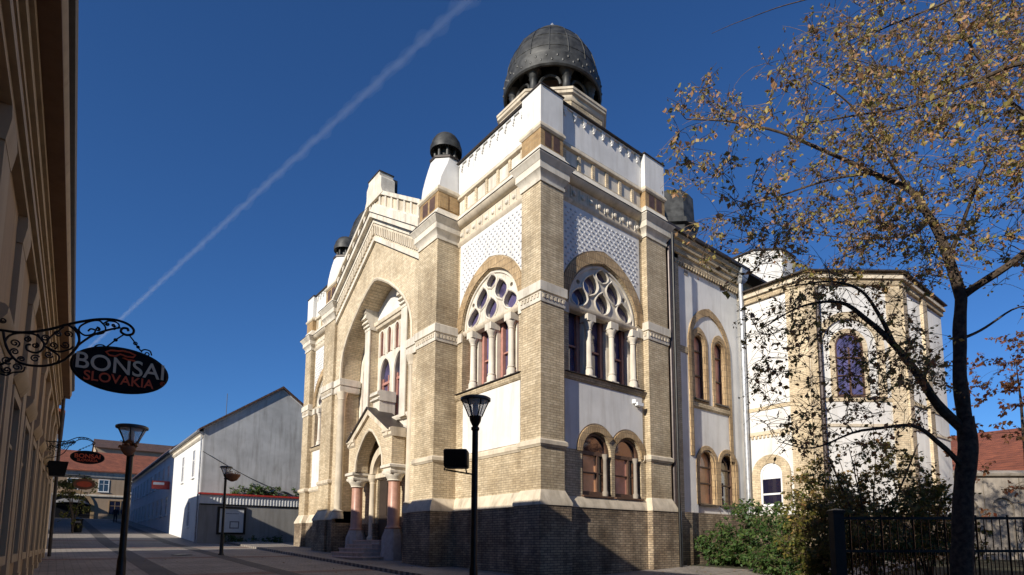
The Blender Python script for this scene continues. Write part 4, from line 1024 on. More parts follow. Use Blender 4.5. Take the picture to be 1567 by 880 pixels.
# --- building closing the street
eb = plain_house('arched_house', 'ochre house closing the street end with dark arched gateway and red roof', 'house', -19, 3.5, 84.6, 98, 3.5, 11.2, 14.4, 'tan_plaster', 'red_tiles', ridge='x', over=.5)
TE = lambda s, d, z: (s, 84.6 + d, z)
MB(TE).molding(-19, 3.5, [(10.2, -.08), (10.4, -.2), (10.7, -.2), (10.9, -.35), (11.1, -.4)], .02).build('cornice', 'white_stone', eb)
MB(TE).molding(-19, 3.5, [(7.6, -.03), (7.65, -.15), (7.85, -.15), (7.9, -.03)], .02).build('string_course', 'white_stone', eb)
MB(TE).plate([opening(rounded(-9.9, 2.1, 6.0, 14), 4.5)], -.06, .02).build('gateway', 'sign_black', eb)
MB(TE).plate([opening(rounded(-9.9, 2.5, 6.0, 14), 4.5), opening(rounded(-9.9, 2.08, 6.0, 14), 4.4)], -.12, .02).build('gateway_surround', 'ochre_plaster', eb)
house_windows(TE, eb, (8.4,), (-16, -13, -9.9, -6.6, -3.4, -.2), 1.0, 1.5, 0); house_windows(TE, eb, (5.3,), (-16, -5.2, -2.2), 1.2, 1.8, 0, 'ochre_plaster')
aw = thing('awning', 'grey half round awning over the dark arched gateway', 'awning', (-9.9, 84.5, 6.3))
vs, fs = [], []
for j in range(9):
    a = R(j * 22.5)
    vs += [(2.0 * math.cos(a), 0, 1.0 * math.sin(a)), (2.0 * math.cos(a), -.7, .45 * math.sin(a))]
for j in range(8): fs.append((2 * j, 2 * j + 1, 2 * j + 3, 2 * j + 2))
o = MB().add(vs, fs).build('canvas', 'cloth_grey', aw); sm = o.modifiers.new('thick', 'SOLIDIFY'); sm.thickness = .03
MB().tube([(-2, 0, .0), (-2, -.7, .0)], .03, 5).tube([(2, 0, 0), (2, -.7, .0)], .03, 5).tube([(-2, -.7, .0), (2, -.7, .0)], .03, 5).build('frame', 'black_iron', aw)
pb = plain_house('pale_house', 'pale house with low roof rising behind the red roof at the street end', 'house', -7, 6, 104, 116, 5, 17.0, 19, 'tan_plaster', 'brown_tiles', ridge='x', over=.4)

# --- low garden wall with notice board
gw = thing('garden_wall', 'low grey garden wall with dark red coping in front of the blank gable', 'wall')
MB().box(-4.2, 4.0, 30.2, 30.5, .8, 3.92).build('wall', 'garden_wall_plaster', gw)
MB().box(-4.2, 4.0, 30.14, 30.5, 3.922, 4.0).build('ledge', 'black_iron', gw)
pl = MB()
pl.box(-4.2, 4.0, 30.24, 30.5, 4.002, 4.62); 
for i in range(40): pl.box(-4.15 + i * .2, -4.10 + i * .2, 30.215, 30.245, 4.01, 4.6)
pl.build('panel', 'house_white', gw)
MB().box(-4.25, 4.0, 30.12, 30.55, 4.622, 4.74).build('coping', 'red_paint', gw)
nb = thing('notice_board', 'white notice board in a dark frame on the low grey garden wall', 'notice board', (0, 30.2, 0))
MB().plate([[(-3.12, 1.95), (-1.35, 1.95), (-1.35, 3.82), (-3.12, 3.82)], [(-2.98, 2.08), (-1.49, 2.08), (-1.49, 3.70), (-2.98, 3.70)]], -.1, .0).build('frame', 'black_iron', nb)
MB().box(-2.98, -1.49, -.05, -.04, 2.08, 3.70).build('sheet', 'paper', nb)
nn = MB(); nn.plate([[(-2.35, 2.35), (-1.75, 2.35), (-1.75, 2.85), (-2.35, 2.85)], [(-2.28, 2.42), (-1.82, 2.42), (-1.82, 2.78), (-2.28, 2.78)]], -.056, -.051); nn.box(-2.6, -1.8, -.056, -.051, 3.35, 3.39)
nn.build('drawing', 'cloth_grey', nb)
wire = tag(MB().tube([(-4.1 + 7.2 * t, 30.85, 7.6 - 3.0 * t - .35 * math.sin(math.pi * t)) for t in lin(0, 1, 12)], .02, 4).build('cable', 'black_iron'), 'thin dark cable running down across the blank grey gable wall', 'cable')

# --- building with red roof and old wall at the far right
rh = plain_house('red_roofed_house', 'low house with bright red tiled roof at the right edge behind the tree', 'house', 33, 60, -13, 4, 0, 5.6, 10.3, 'old_stone', 'red_tiles', over=.5)
ow = thing('old_wall', 'weathered grey stone wall with blind arches at the right edge behind the iron fence', 'wall')
OD = (Vector((30, -12.5)) - Vector((21.4, -5.2))).normalized(); ON = Vector((OD.y, -OD.x))
TO = lambda s, d, z: (21.4 + OD.x * s - ON.x * d, -5.2 + OD.y * s - ON.y * d, z) if ON.dot(Vector((-1, -1))) > 0 else (21.4 + OD.x * s + ON.x * d, -5.2 + OD.y * s + ON.y * d, z)
MB(TO).box(0, 22, 0, .5, 0, 4.6).build('wall', 'old_stone', ow)
for i in range(12):
    m = MB(TO); c = .9 + i * 1.75
    m.plate([[(c - .85, .4), (c + .85, .4), (c + .85, 4.5), (c - .85, 4.5)], opening(rounded(c, .55, 3.0, 10), .6)], -.12, .0); m.build('blind_arch', 'old_stone', ow)
MB(TO).molding(0, 22, [(4.602, -.2), (4.72, -.26), (4.9, .1)], .55).build('coping', 'old_stone', ow)

# ================================================================== STREET FURNITURE
LG = 'street lamps along the street'
def street_lamp(label, base, h):
    t = thing('street_lamp', label, 'street lamp', base, 0, LG)
    m = MB(); m.lathe(0, 0, [(.13, -.3), (.13, .05), (.09, .12), (.075, .9), (.06, 1.0), (.055, h - .62), (.075, h - .60), (.075, h - .56), (.05, h - .54)], 14); m.build('post', 'lamp_metal', t, smooth=False)
    m = MB(); m.lathe(0, 0, [(.05, h - .54), (.10, h - .44), (.115, h - .36), (.10, h - .35)], 14); m.build('collar', 'lamp_metal', t)
    m = MB(); m.lathe(0, 0, [(.115, h - .36), (.17, h - .22), (.245, h - .06), (.24, h - .06), (.165, h - .22), (.11, h - .355)], 20); m.build('lamp_glass', 'lamp_glass', t, smooth=True)
    m = MB(); m.lathe(0, 0, [(.03, h - .36), (.05, h - .3), (.05, h - .14), (.02, h - .1)], 10); m.build('bulb', 'white_paint', t)
    m = MB()
    for i in range(6):
        a = R(60 * i + 20); m.tube([(.118 * math.cos(a), .118 * math.sin(a), h - .36), (.175 * math.cos(a), .175 * math.sin(a), h - .22), (.255 * math.cos(a), .255 * math.sin(a), h - .05)], .011, 5)
    m.build('cage', 'lamp_metal', t)
    m = MB(); m.lathe(0, 0, [(.262, h - .07), (.275, h - .06), (.275, h - .02), (.24, h), (.05, h + .015)], 24); m.build('lamp_cap', 'lamp_rim', t)
    return t
b1 = at(726, 760, 10.3); z1 = ground_z(b1.x, b1.y); street_lamp('tall dark street lamp with glass cone head standing right before the corner tower', (b1.x, b1.y, z1), at(728, 604, 10.3).z - z1)
b2 = at(194, 760, 11.3); z2 = ground_z(b2.x, b2.y); l2 = street_lamp('dark street lamp with glass cone head at the left below the large oval sign', (b2.x, b2.y, z2), at(204, 649, 11.3).z - z2)
b3 = at(343, 770, 27); z3 = ground_z(b3.x, b3.y); street_lamp('smaller looking street lamp further up the street before the white notice board', (b3.x, b3.y, z3), at(346, 713, 27).z - z3)
# flower baskets
def basket(label, p, r):
    t = thing('flower_basket', label, 'flower basket', p)
    MB().lathe(0, 0, [(.05, -r * .8), (r * .6, -r * .6), (r, 0), (r * 1.05, .05), (r * .9, .08)], 14).build('bowl', 'wicker', t)
    lf = MB(); rr = random.Random(3)
    for i in range(70):
        a = rr.uniform(0, 6.28); q = r * math.sqrt(rr.random()); leaf(lf, Vector((q * math.cos(a), q * math.sin(a), .08 + rr.uniform(0, .12))), rr, .07)
    lf.build('flowers', 'red_leaves', t, recalc=False)
    return t
def leaf(mb, p, rr, s, droop=.3):
    a = rr.uniform(0, 2 * math.pi); el = rr.uniform(-1.2, .9)
    d = Vector((math.cos(a) * math.cos(el), math.sin(a) * math.cos(el), math.sin(el) - droop)).normalized()
    n = Vector((rr.uniform(-1, 1), rr.uniform(-1, 1), rr.uniform(-1, 1))); u = d.cross(n)
    u = u.normalized() if u.length > 1e-4 else d.orthogonal().normalized(); w = d.cross(u)
    s *= rr.uniform(.5, 1.45); k = rr.uniform(.22, .42)
    m = p + d * s * .45
    o = len(mb.v)
    mb.v += [tuple(p), tuple(m + u * s * k + w * s * .10), tuple(p + d * s), tuple(m - u * s * k + w * s * .10)]
    mb.f += [(o, o + 1, o + 2), (o, o + 2, o + 3)]
pb3 = Vector((b3.x + .28, b3.y, at(347, 727, 27).z)); basket('round brown flower basket hanging on the farther lamp post', pb3, .34)
pb2 = Vector((b2.x - .05, b2.y - .16, at(200, 690, 11.3).z)); basket('small reddish flower basket fixed to the left lamp post', pb2, .12)
# black floodlight box on an arm of the near post
fl = thing('floodlight', 'black box floodlight on a thin arm of the tall lamp post', 'floodlight', (b1.x, b1.y, 0))
def rel(u, v): q = at(u, v, 10.3); return q - Vector((b1.x, b1.y, 0))
q0, q1 = rel(680, 688), rel(717, 717); ctr = (q0 + q1) / 2
bx = MB(); ax = RT * .21; uz = UP * .16; dp = (FW - UP * .12).normalized() * .17
cs_ = [ctr + ax * a + uz * b + dp * c for c in (-1, 1) for b in (-1, 1) for a in (-1, 1)]
bx.add([tuple(c) for c in cs_], [(0, 1, 3, 2), (4, 5, 7, 6), (0, 1, 5, 4), (2, 3, 7, 6), (0, 2, 6, 4), (1, 3, 7, 5)])
bo = bx.build('housing', 'black_iron', fl); bv = bo.modifiers.new('bevel', 'BEVEL'); bv.width = .03; bv.segments = 2
MB().tube([tuple(rel(682, 719)), tuple(rel(700, 722)), tuple(rel(724, 726))], .016, 6).tube([tuple(rel(684, 700)), tuple(rel(680, 720))], .014, 5).tube([tuple(rel(712, 712)), tuple(rel(714, 724))], .014, 5).build('arm', 'black_iron', fl)

# ------------------------------------------------------------------ hanging signs
def spiral(cx, cz, r, turns, a0, sgn=1, n=26):
    return [(cx + r * (1 - .82 * i / n) * math.cos(a0 + sgn * turns * 2 * math.pi * i / n), 0, cz + r * (1 - .82 * i / n) * math.sin(a0 + sgn * turns * 2 * math.pi * i / n)) for i in range(n + 1)]
def oval(rx, rz, n=48): return [(rx * math.cos(2 * math.pi * i / n), rz * math.sin(2 * math.pi * i / n)) for i in range(n)]
def text(body, size, loc, mat, parent, name='lettering', sx=1.0, bold=0):
    cu = bpy.data.curves.new('txt', 'FONT'); cu.body = body; cu.size = size; cu.align_x = 'CENTER'; cu.align_y = 'CENTER'; cu.extrude = .003; cu.offset = bold
    o = bpy.data.objects.new('tmp', cu); col.objects.link(o)
    bpy.context.view_layer.update(); dg = bpy.context.evaluated_depsgraph_get()
    me = bpy.data.meshes.new_from_object(o.evaluated_get(dg)); bpy.data.objects.remove(o)
    me.transform(Matrix.Scale(sx, 4, (1, 0, 0))); me.transform(Matrix.Rotation(R(90), 4, 'X')); me.transform(Matrix.Translation(loc))
    me.materials.clear(); me.materials.append(MATS[mat]); me.name = name
    q = bpy.data.objects.new(name, me); col.objects.link(q); q.parent = parent; return q
def oval_sign(label, origin, rx, rz, cx, cz, wallx, detailed):
    """origin at the board centre; bracket reaches back to the wall at local x = wallx"""
    t = thing('hanging_sign', label, 'sign', origin, 0)
    bd = MB(); bd.plate([oval(rx, rz)], -.02, .02); bd = bd.build('board', 'sign_black', t)
    MB().tube([(x, 0, z) for x, z in oval(rx, rz)], .024, 6, True).build('rim', 'black_iron', bd)
    if detailed:
        text('BONSAI', .235, (0.0, -.024, .03), 'sign_grey', bd, sx=.93, bold=.002)
        text('SLOVAKIA', .138, (-.01, -.024, -.112), 'sign_orange', bd, sx=.93, bold=.002)
        text('®', .06, (.365, -.024, -.085), 'sign_orange', bd)
        em = MB()
        em.tube([(x, -.024, z) for x, z in [(-.11, .135), (-.14, .165), (-.10, .19), (-.04, .195), (0, .205), (.06, .20), (.11, .18), (.09, .155), (.04, .15), (-.02, .165), (-.06, .135), (-.11, .135)]], .010, 5)
        em.tube([(x, -.024, z) for x, z in [(.0, .16), (.03, .145), (.0, .13), (.05, .118), (.11, .12)]], .009, 5)
        em.build('emblem', 'sign_orange', bd)
    else:
        text('BONSAI', .25 * rx / .55, (0, -.024, .04 * rx / .55), 'sign_orange', bd, bold=.004)
        text('SLOVAKIA', .15 * rx / .55, (0, -.024, -.13 * rx / .55), 'sign_orange', bd, bold=.003)
    br = MB(); k = rx / .5
    if detailed: return big_bracket(t, origin)
    # main double bar from the wall, curling over the board
    top = rz + .40 * k
    tip = (.14 * k, top - .02 * k)
    bar = [(wallx, top - .14 * k), (wallx * .55, top - .10 * k), (-.35 * k, top + .10 * k), (-.10 * k, top + .12 * k), (.06 * k, top + .06 * k), tip]
    def curve(pts, n=8):
        out = []
        P = [Vector((p[0], 0, p[1])) for p in pts]; P = [P[0] * 2 - P[1]] + P + [P[-1] * 2 - P[-2]]
        for i in range(1, len(P) - 2):
            for j in range(n):
                s = j / n; out.append(.5 * ((2 * P[i]) + (P[i + 1] - P[i - 1]) * s + (2 * P[i - 1] - 5 * P[i] + 4 * P[i + 1] - P[i + 2]) * s * s + (3 * P[i] - P[i - 1] - 3 * P[i + 1] + P[i + 2]) * s ** 3))
        out.append(P[-2]); return [tuple(v) for v in out]
    br.tube(curve(bar), .016 * k, 5)
    low = [(wallx, top - .80 * k), (wallx * .75, top - .72 * k), (wallx * .55, top - .56 * k), (-.55 * k, top - .22 * k), (-.30 * k, top + .02 * k), (-.06 * k, top + .05 * k), tip]
    br.tube(curve(low), .014 * k, 5)
    rr = random.Random(5)
    x = wallx + .10 * k
    while x < -.40 * k:
        f = (x - wallx) / (-.4 * k - wallx)
        hi = top - .13 * k + .13 * k * f; lo = top - .80 * k + .68 * k * f
        r_ = (hi - lo) * .27
        br.tube(spiral(x, hi - r_ - .01, r_, 1.4, math.pi / 2, 1 if int(x * 10) % 2 else -1), .010 * k, 4)
        br.tube(spiral(x + r_ * .7, lo + r_ + .01, r_ * .9, 1.4, -math.pi / 2, -1 if int(x * 10) % 2 else 1), .010 * k, 4)
        br.tube(spiral(x - r_ * .5, (hi + lo) / 2, r_ * .6, 1.5, rr.uniform(0, 6), 1), .011 * k, 4)
        br.tube(spiral(x + r_ * .6, (hi + lo) / 2 + r_ * .2, r_ * .5, 1.5, rr.uniform(0, 6), -1), .010 * k, 4)
        x += r_ * 1.35
    for cx_, cz_, r_ in ((-.28, .05, .055), (-.17, .07, .045), (-.06, .07, .04)): br.tube(spiral(cx_ * k, top + cz_ * k, r_ * k, 1.4, 0, 1), .009 * k, 4)
    br.tube(spiral(tip[0], tip[1] - .05 * k, .06 * k, 1.3, math.pi / 2, -1), .012 * k, 4)
    br.box(wallx - .02, wallx + .02, -.05, .05, top - .62 * k, top + .05 * k)
    br.build('bracket', 'black_iron', t)
    ch = MB()
    for sg in (-1, 1):
        xe = sg * rx * .55; ze = rz * .86
        ch.tube([(tip[0] - .02, 0, tip[1] - .08 * k), (xe * .5 + tip[0] * .5, 0, (tip[1] + ze) / 2), (xe, 0, ze + .05)], .008 * k, 4)
        for j in range(5):
            a = j / 5 + .1; px_ = tip[0] + (xe - tip[0]) * a; pz_ = tip[1] - .08 * k + (ze + .05 - tip[1] + .08 * k) * a
            ch.tube([(px_ + .022 * k * math.cos(q * math.pi / 4), 0, pz_ + .022 * k * math.sin(q * math.pi / 4)) for q in range(8)], .006 * k, 4, True)
        ch.tube(spiral(xe, ze + .03 * k, .05 * k, 1.3, math.pi / 2, sg), .009 * k, 4)
    ch.build('chain', 'black_iron', t)
    return t
def big_bracket(t, origin):
    '''wrought iron arm of the nearest sign: bars and scrolls in the plane of the sign'''
    def q(x, y): p = ony(x / 5.752, 459 + y / 5.752, YS) - origin; return (p.x, 0, p.z)
    def crv(pts):
        v = smooth_path([Vector(q(*p)) for p in pts], 6); return [tuple(a) for a in v]
    br = MB()
    L = lambda pts, r: br.tube(crv(pts), r, 6)
    L([(-700, 250), (-300, 240), (0, 265), (150, 285), (300, 280), (450, 255), (600, 215), (750, 185), (880, 170), (1010, 175), (1120, 210), (1175, 260), (1165, 300), (1110, 308), (1065, 280), (1080, 250), (1120, 252), (1130, 275)], .013)
    L([(640, 455), (700, 390), (820, 310), (950, 265), (1060, 243)], .011)
    L([(600, 215), (680, 290), (695, 380), (640, 460), (560, 530), (430, 575), (300, 580), (180, 555), (110, 500), (60, 420), (40, 350), (30, 280)], .012)
    L([(655, 235), (690, 280), (700, 340), (675, 410)], .009)
    L([(40, 370), (90, 310), (200, 290), (320, 310), (385, 380), (370, 440), (310, 465), (240, 440), (235, 400), (272, 392)], .010)
    L([(385, 400), (450, 445), (520, 495), (500, 555), (430, 575)], .009); L([(385, 400), (500, 455), (600, 440), (650, 410)], .009); L([(330, 300), (400, 390), (440, 330), (560, 240)], .009)
    L([(912, 215), (870, 182), (790, 190), (710, 230), (698, 275), (750, 312), (820, 300), (838, 268), (800, 255), (775, 275)], .009)
    L([(915, 205), (960, 185), (1030, 200), (1048, 235), (1000, 262)], .008); L([(912, 215), (930, 250), (910, 290), (850, 305)], .008)
    rr = random.Random(2)
    for x, y, r in [(430, 480, 40), (310, 515, 45), (130, 380, 48), (240, 345, 36), (130, 455, 42), (400, 335, 40), (470, 400, 40), (575, 395, 42), (510, 300, 36), (600, 300, 40), (60, 615, 46), (150, 590, 46), (60, 530, 50), (190, 520, 34), (310, 400, 34), (860, 258, 24), (945, 213, 18), (1000, 224, 18), (-60, 330, 50), (-60, 440, 55), (-160, 380, 60), (-160, 500, 55), (-270, 350, 60), (-280, 470, 60), (-60, 560, 45), (25, 180, 36)]:
        c = q(x, y); r_ = abs(q(x + r, y)[0] - c[0]); a0 = rr.uniform(0, 6.28); sg = rr.choice((-1, 1))
        br.tube([(c[0] + p[0], 0, c[2] + p[2]) for p in spiral(0, 0, r_, 1.5, a0, sg)], .0075, 5)
    L([(-700, 620), (-400, 610), (-200, 590), (0, 570), (110, 510)], .011); L([(0, 650), (60, 662), (110, 640), (200, 630), (220, 590)], .008)
    br.box(q(-705, 0)[0] - .02, q(-705, 0)[0] + .02, -.05, .05, q(0, 660)[2], q(0, 220)[2])
    br.build('bracket', 'black_iron', t)
    ch = MB()
    for pts in ([(1085, 308), (1050, 330), (1018, 352), (975, 385), (940, 412)], [(935, 415), (900, 396), (850, 400), (822, 432), (845, 455)], [(1140, 315), (1170, 352), (1192, 385), (1220, 425), (1250, 460)], [(1240, 450), (1275, 438), (1320, 452), (1335, 490)]): ch.tube(crv(pts), .0075, 5)
    for x, y, r in [(1018, 352, 14), (1192, 383, 16), (1215, 415, 12), (868, 432, 20), (895, 425, 16), (1295, 478, 18)]:
        c = q(x, y); r_ = abs(q(x + r, y)[0] - c[0]); ch.tube([(c[0] + r_ * math.cos(i * math.pi / 5), 0, c[2] + r_ * math.sin(i * math.pi / 5)) for i in range(10)], .006, 4, True)
    ch.build('chain', 'black_iron', t)
    return t
YS = -6.36
cs = ony(185.5, 567, YS); e0 = ony(113, 567, YS); e1 = ony(258, 567, YS); rz_ = (ony(185, 535, YS).z - ony(185, 599, YS).z) / 2
oval_sign('large dark oval sign reading BONSAI SLOVAKIA on a scrolled iron bracket, nearest of the signs', cs, (e1.x - e0.x) / 2, rz_, 0, 0, -12.30 - cs.x, True)
Y2 = 9.2; c2 = ony(134, 700, Y2); rx2 = (ony(160, 700, Y2).x - ony(109, 700, Y2).x) / 2
oval_sign('smaller dark oval sign with orange lettering further along the shop wall', c2, rx2, rx2 * .46, 0, 0, -12.0 - c2.x, False)
Y3 = 16.6; c3 = ony(129, 741, Y3); rx3 = (ony(146, 741, Y3).x - ony(112, 741, Y3).x) / 2
t3 = thing('hanging_sign', 'small brown oval sign hanging below the second oval sign', 'sign', c3)
b = MB().plate([oval(rx3, rx3 * .62)], -.03, .03).build('board', 'wicker', t3); MB().plate([oval(rx3 * .7, rx3 * .34)], -.036, -.031).build('badge', 'sign_orange', b)
MB().tube([(-11.85 - c3.x, 0, rx3 * .95), (rx3 * .5, 0, rx3 * .95)], .02, 5).tube([(0, 0, rx3 * .62), (0, 0, rx3 * .95)], .015, 5).build('bracket', 'black_iron', t3)
bxp = at(88, 716, 19); sb = thing('wall_lantern', 'dark square box lantern mounted on the shop wall below the scrolled brackets', 'lantern', bxp)
m = MB(); m.hprism([(-.2, -.2), (.2, -.2), (.2, .2), (-.2, .2)], -.28, .2, [(-.27, -.27), (.27, -.27), (.27, .27), (-.27, .27)]); m.build('housing', 'black_iron', sb); MB().box(-.6, -.2, -.03, .03, .0, .06).build('arm', 'black_iron', sb)
# litter bin
pbn = at(118, 803, 45); pbn.z = ground_z(pbn.x, pbn.y)
bn = thing('litter_bin', 'dark litter bin standing in the middle of the street', 'bin', pbn)
MB().lathe(0, 0, [(.3, 0), (.34, .1), (.34, .95), (.38, 1.0), (.38, 1.08), (.1, 1.15)], 14).build('body', 'black_iron', bn); MB().box(-.2, .2, -.36, -.33, .75, .9).build('slot', 'cloth_grey', bn)

# ------------------------------------------------------------------ people far up the street
def person(label, u, v, dep, h, shirt, trousers, stride, face):
    p = at(u, v, dep); p.z = ground_z(p.x, p.y) + .02
    k = h / 1.75; bm_v = []; ed = []; rad = []
    def V(x, y, z, r): bm_v.append((x * k, y * k, z * k)); rad.append(r * k); return len(bm_v) - 1
    pel = V(0, 0, .95, .15); ch = V(0, 0, 1.18, .15); sh = V(0, .0, 1.42, .14); nk = V(0, 0, 1.52, .06); hd = V(0, -.01, 1.62, .095); tp = V(0, 0, 1.72, .075)
    ed += [(pel, ch), (ch, sh), (sh, nk), (nk, hd), (hd, tp)]
    for s in (-1, 1):
        hp = V(s * .09, 0, .88, .10); kn = V(s * .10, -s * stride * .5, .48, .07); an = V(s * .10, s * stride * (-.9 if s < 0 else -.6), .08, .045); to = V(s * .10, an and (s * stride * (-.9 if s < 0 else -.6) - .16), .035, .04)
        ed += [(pel, hp), (hp, kn), (kn, an), (an, to)]
        so = V(s * .19, 0, 1.40, .065); el = V(s * .25, .05 * s, 1.12, .05); wr = V(s * .25, -.08 - .05 * s, .87, .035); ha = V(s * .25, -.12 - .05 * s, .78, .04)
        ed += [(sh, so), (so, el), (el, wr), (wr, ha)]
    me = bpy.data.meshes.new('body'); me.from_pydata(bm_v, ed, []); o = bpy.data.objects.new('tmp', me); col.objects.link(o)
    sk = o.modifiers.new('s', 'SKIN'); o.modifiers.new('d', 'SUBSURF').levels = 1
    for i, d in enumerate(me.skin_vertices[0].data): d.radius = (rad[i], rad[i]); d.use_root = (i == 0)
    bpy.context.view_layer.update(); dg = bpy.context.evaluated_depsgraph_get()
    m2 = bpy.data.meshes.new_from_object(o.evaluated_get(dg)); bpy.data.objects.remove(o); m2.name = 'person'
    m2.materials.clear()
    for q in ('skin', shirt, trousers, 'hair'): m2.materials.append(MATS[q])
    for f in m2.polygons:
        z = f.center.z / k; f.use_smooth = True
        f.material_index = 3 if z > 1.66 or (z > 1.57 and f.center.y > .02) else 0 if z > 1.5 or (z < .84 and abs(f.center.x) > .2 * k) else 1 if z > .92 or abs(f.center.x) > .2 * k else 2 if z > .09 else 3
    b = bpy.data.objects.new('person', m2); col.objects.link(b); b.location = p; b.rotation_euler = (0, 0, face)
    tag(b, label, 'person', 'people far up the street'); return b
person('person in dark clothes walking right of the arched gateway', 176, 797, 66, 1.78, 'cloth_dark', 'cloth_dark', .25, 0)
person('person in dark blue top and grey trousers standing closest to the left lamp post', 187, 797, 70, 1.72, 'cloth_blue', 'cloth_grey', .12, 2.4)
person('person in grey top before the dark arched gateway', 107, 797, 74, 1.7, 'cloth_grey', 'cloth_dark', .2, 1)

# ------------------------------------------------------------------ iron fence
fnc = thing('iron_fence', 'black iron picket fence with square end post before the garden at right', 'fence')
FA = at(1280, 800, 10.9); FD = Vector((RT.x, RT.y)) ; LF = 7.4
TFc = lambda s, d, z: (FA.x + FD.x * s - FD.y * d, FA.y + FD.y * s + FD.x * d, z)
zf = ground_z(FA.x + 2, FA.y - 2); ztop = at(1400, 793, 10.9).z
MB(TFc).box(-.10, .10, -.10, .10, zf - .4, at(1280, 785, 10.9).z).build('post', 'black_iron', fnc)
MB(TFc).pier(-.10, .10, -.10, .10, [(at(1280, 785, 10.9).z, .02), (at(1280, 785, 10.9).z + .05, .02), (at(1280, 785, 10.9).z + .09, -.1)]).build('post_cap', 'black_iron', fnc)
ra = MB(TFc)
for z in (ztop, ztop - .62, zf + .25): ra.box(.1, LF, -.02, .02, z - .025, z + .025)
ra.build('rail', 'black_iron', fnc)
pk = MB(TFc)
i = 0; s = .25
while s < LF:
    tall_ = i % 2 == 0
    pk.tube([(s, -.0, zf - .1), (s, -.0, (ztop + .06) if i % 8 == 0 else (ztop - .55) if not tall_ else ztop)], .011 if i % 8 else .022, 4)
    s += .075; i += 1
pk.build('picket', 'black_iron', fnc)['kind'] = 'stuff'
for s in lin(.6, LF - .3, 9): MB(TFc).tube([(s + .06 * math.cos(q * math.pi / 6), 0, ztop - .31 + .16 * math.sin(q * math.pi / 6)) for q in range(12)], .009, 4, True).build('ring_ornament', 'black_iron', fnc)
MB(TFc).box(0, LF, -.16, .16, zf - .5, zf + .12).build('plinth', 'granite', fnc)

# ================================================================== TREES AND SHRUBS
class Tree:
    def __init__(self, seed): self.rr = random.Random(seed); self.nodes = []; self.wood = MB(); self.twig = MB(); self.leaf = MB(); 
    def limb(self, pts, r0, r1, n=7, wob=.03, mb=None):
        p = smooth_path(pts)
        p = [q + Vector(noise.noise_vector(q * 1.3)) * wob for q in p] if wob else p
        m = len(p); rad = [r0 + (r1 - r0) * (i / (m - 1)) ** .8 for i in range(m)]
        rad = [r * (1 + .10 * noise.noise(q * 3)) for r, q in zip(rad, p)]
        (mb or self.wood).tube([tuple(q) for q in p], rad, n)
        for i, q in enumerate(p):
            if i > m * .12: self.nodes.append((q, rad[i]))
    def grow(self, target, maxr=.02):
        rr = self.rr
        best = min(self.nodes, key=lambda nr: (nr[0] - target).length + (0 if nr[1] < .13 else .5))
        a, ra = best; d = (target - a); L = d.length
        if L < .12: return
        side = Vector((rr.uniform(-1, 1), rr.uniform(-1, 1), rr.uniform(-.2, 1))) * L * .16
        n = max(3, int(L / .22))
        pts = [a + d * (i / n) + side * math.sin(math.pi * i / n) + Vector(noise.noise_vector((a + d * i / n) * 3)) * .05 for i in range(n + 1)]
        r0 = min(ra * .75, .008 + .012 * L, maxr); r1 = .0045
        self.twig.tube([tuple(p) for p in pts], [r0 + (r1 - r0) * i / n for i in range(n + 1)], 4)
        for i in range(1, n + 1): self.nodes.append((pts[i], r0 + (r1 - r0) * i / n))
    def sprig(self, p, L, nl, s, up=.2):
        rr = self.rr
        d = Vector((rr.uniform(-1, 1), rr.uniform(-1, 1), rr.uniform(-.7, .9) + up)).normalized()
        q = [p + d * L * t + Vector((0, 0, -.25 * L * t * t)) for t in (0, .4, .75, 1)]
        self.twig.tube([tuple(v) for v in q], [.0055, .0045, .0035, .0025], 3)
        for i in range(nl):
            t = rr.uniform(.25, 1.05); k = min(2, int(t * 3)); base = q[0].lerp(q[3], t) + Vector((0, 0, -.06 * L))
            leaf(self.leaf, base + Vector((rr.uniform(-.03, .03), rr.uniform(-.03, .03), rr.uniform(-.03, .03))), rr, s, .45)
def inpoly(x, y, P):
    c = False; j = len(P) - 1
    for i in range(len(P)):
        if (P[i][1] > y) != (P[j][1] > y) and x < (P[j][0] - P[i][0]) * (y - P[i][1]) / (P[j][1] - P[i][1]) + P[i][0]: c = not c
        j = i
    return c
T1 = Tree(11)
A = lambda *q: [at(u, v, d) for u, v, d in q]
T1.limb(A((1476, 1010, 9.9), (1472, 880, 10), (1474, 780, 10), (1480, 690, 10.05), (1478, 640, 10.1)), .205, .14, 12, .04)
T1.limb(A((1478, 650, 10.1), (1470, 590, 10.15), (1468, 520, 10.2), (1471, 450, 10.3)), .125, .095, 10, .03)
T1.limb(A((1471, 455, 10.3), (1452, 395, 10.4), (1425, 335, 10.5), (1392, 292, 10.6), (1335, 265, 10.8), (1255, 228, 11.1), (1155, 192, 11.4), (1050, 182, 11.6)), .10, .012, 8)
T1.limb(A((1471, 455, 10.3), (1515, 425, 10.1), (1567, 388, 9.9), (1640, 330, 9.6), (1700, 230, 9.4)), .075, .05, 8)
T1.limb(A((1700, 230, 9.4), (1660, 110, 9.3), (1567, 96, 9.3), (1485, 128, 9.5), (1405, 160, 9.9), (1310, 178, 10.4), (1215, 190, 10.8)), .055, .01, 7)
T1.limb(A((1640, 330, 9.6), (1600, 210, 9.5), (1540, 150, 9.6), (1480, 60, 9.8), (1430, -60, 10)), .045, .012, 6)
T1.limb(A((1660, 110, 9.3), (1560, -40, 9.5), (1440, 5, 9.7), (1345, 48, 10), (1270, 85, 10.3)), .035, .006, 6)
T1.limb(A((1478, 660, 10.1), (1440, 625, 10.1), (1402, 572, 10.0), (1370, 530, 9.95), (1325, 488, 9.9), (1285, 462, 10), (1225, 470, 10.2), (1160, 505, 10.4)), .10, .008, 9)
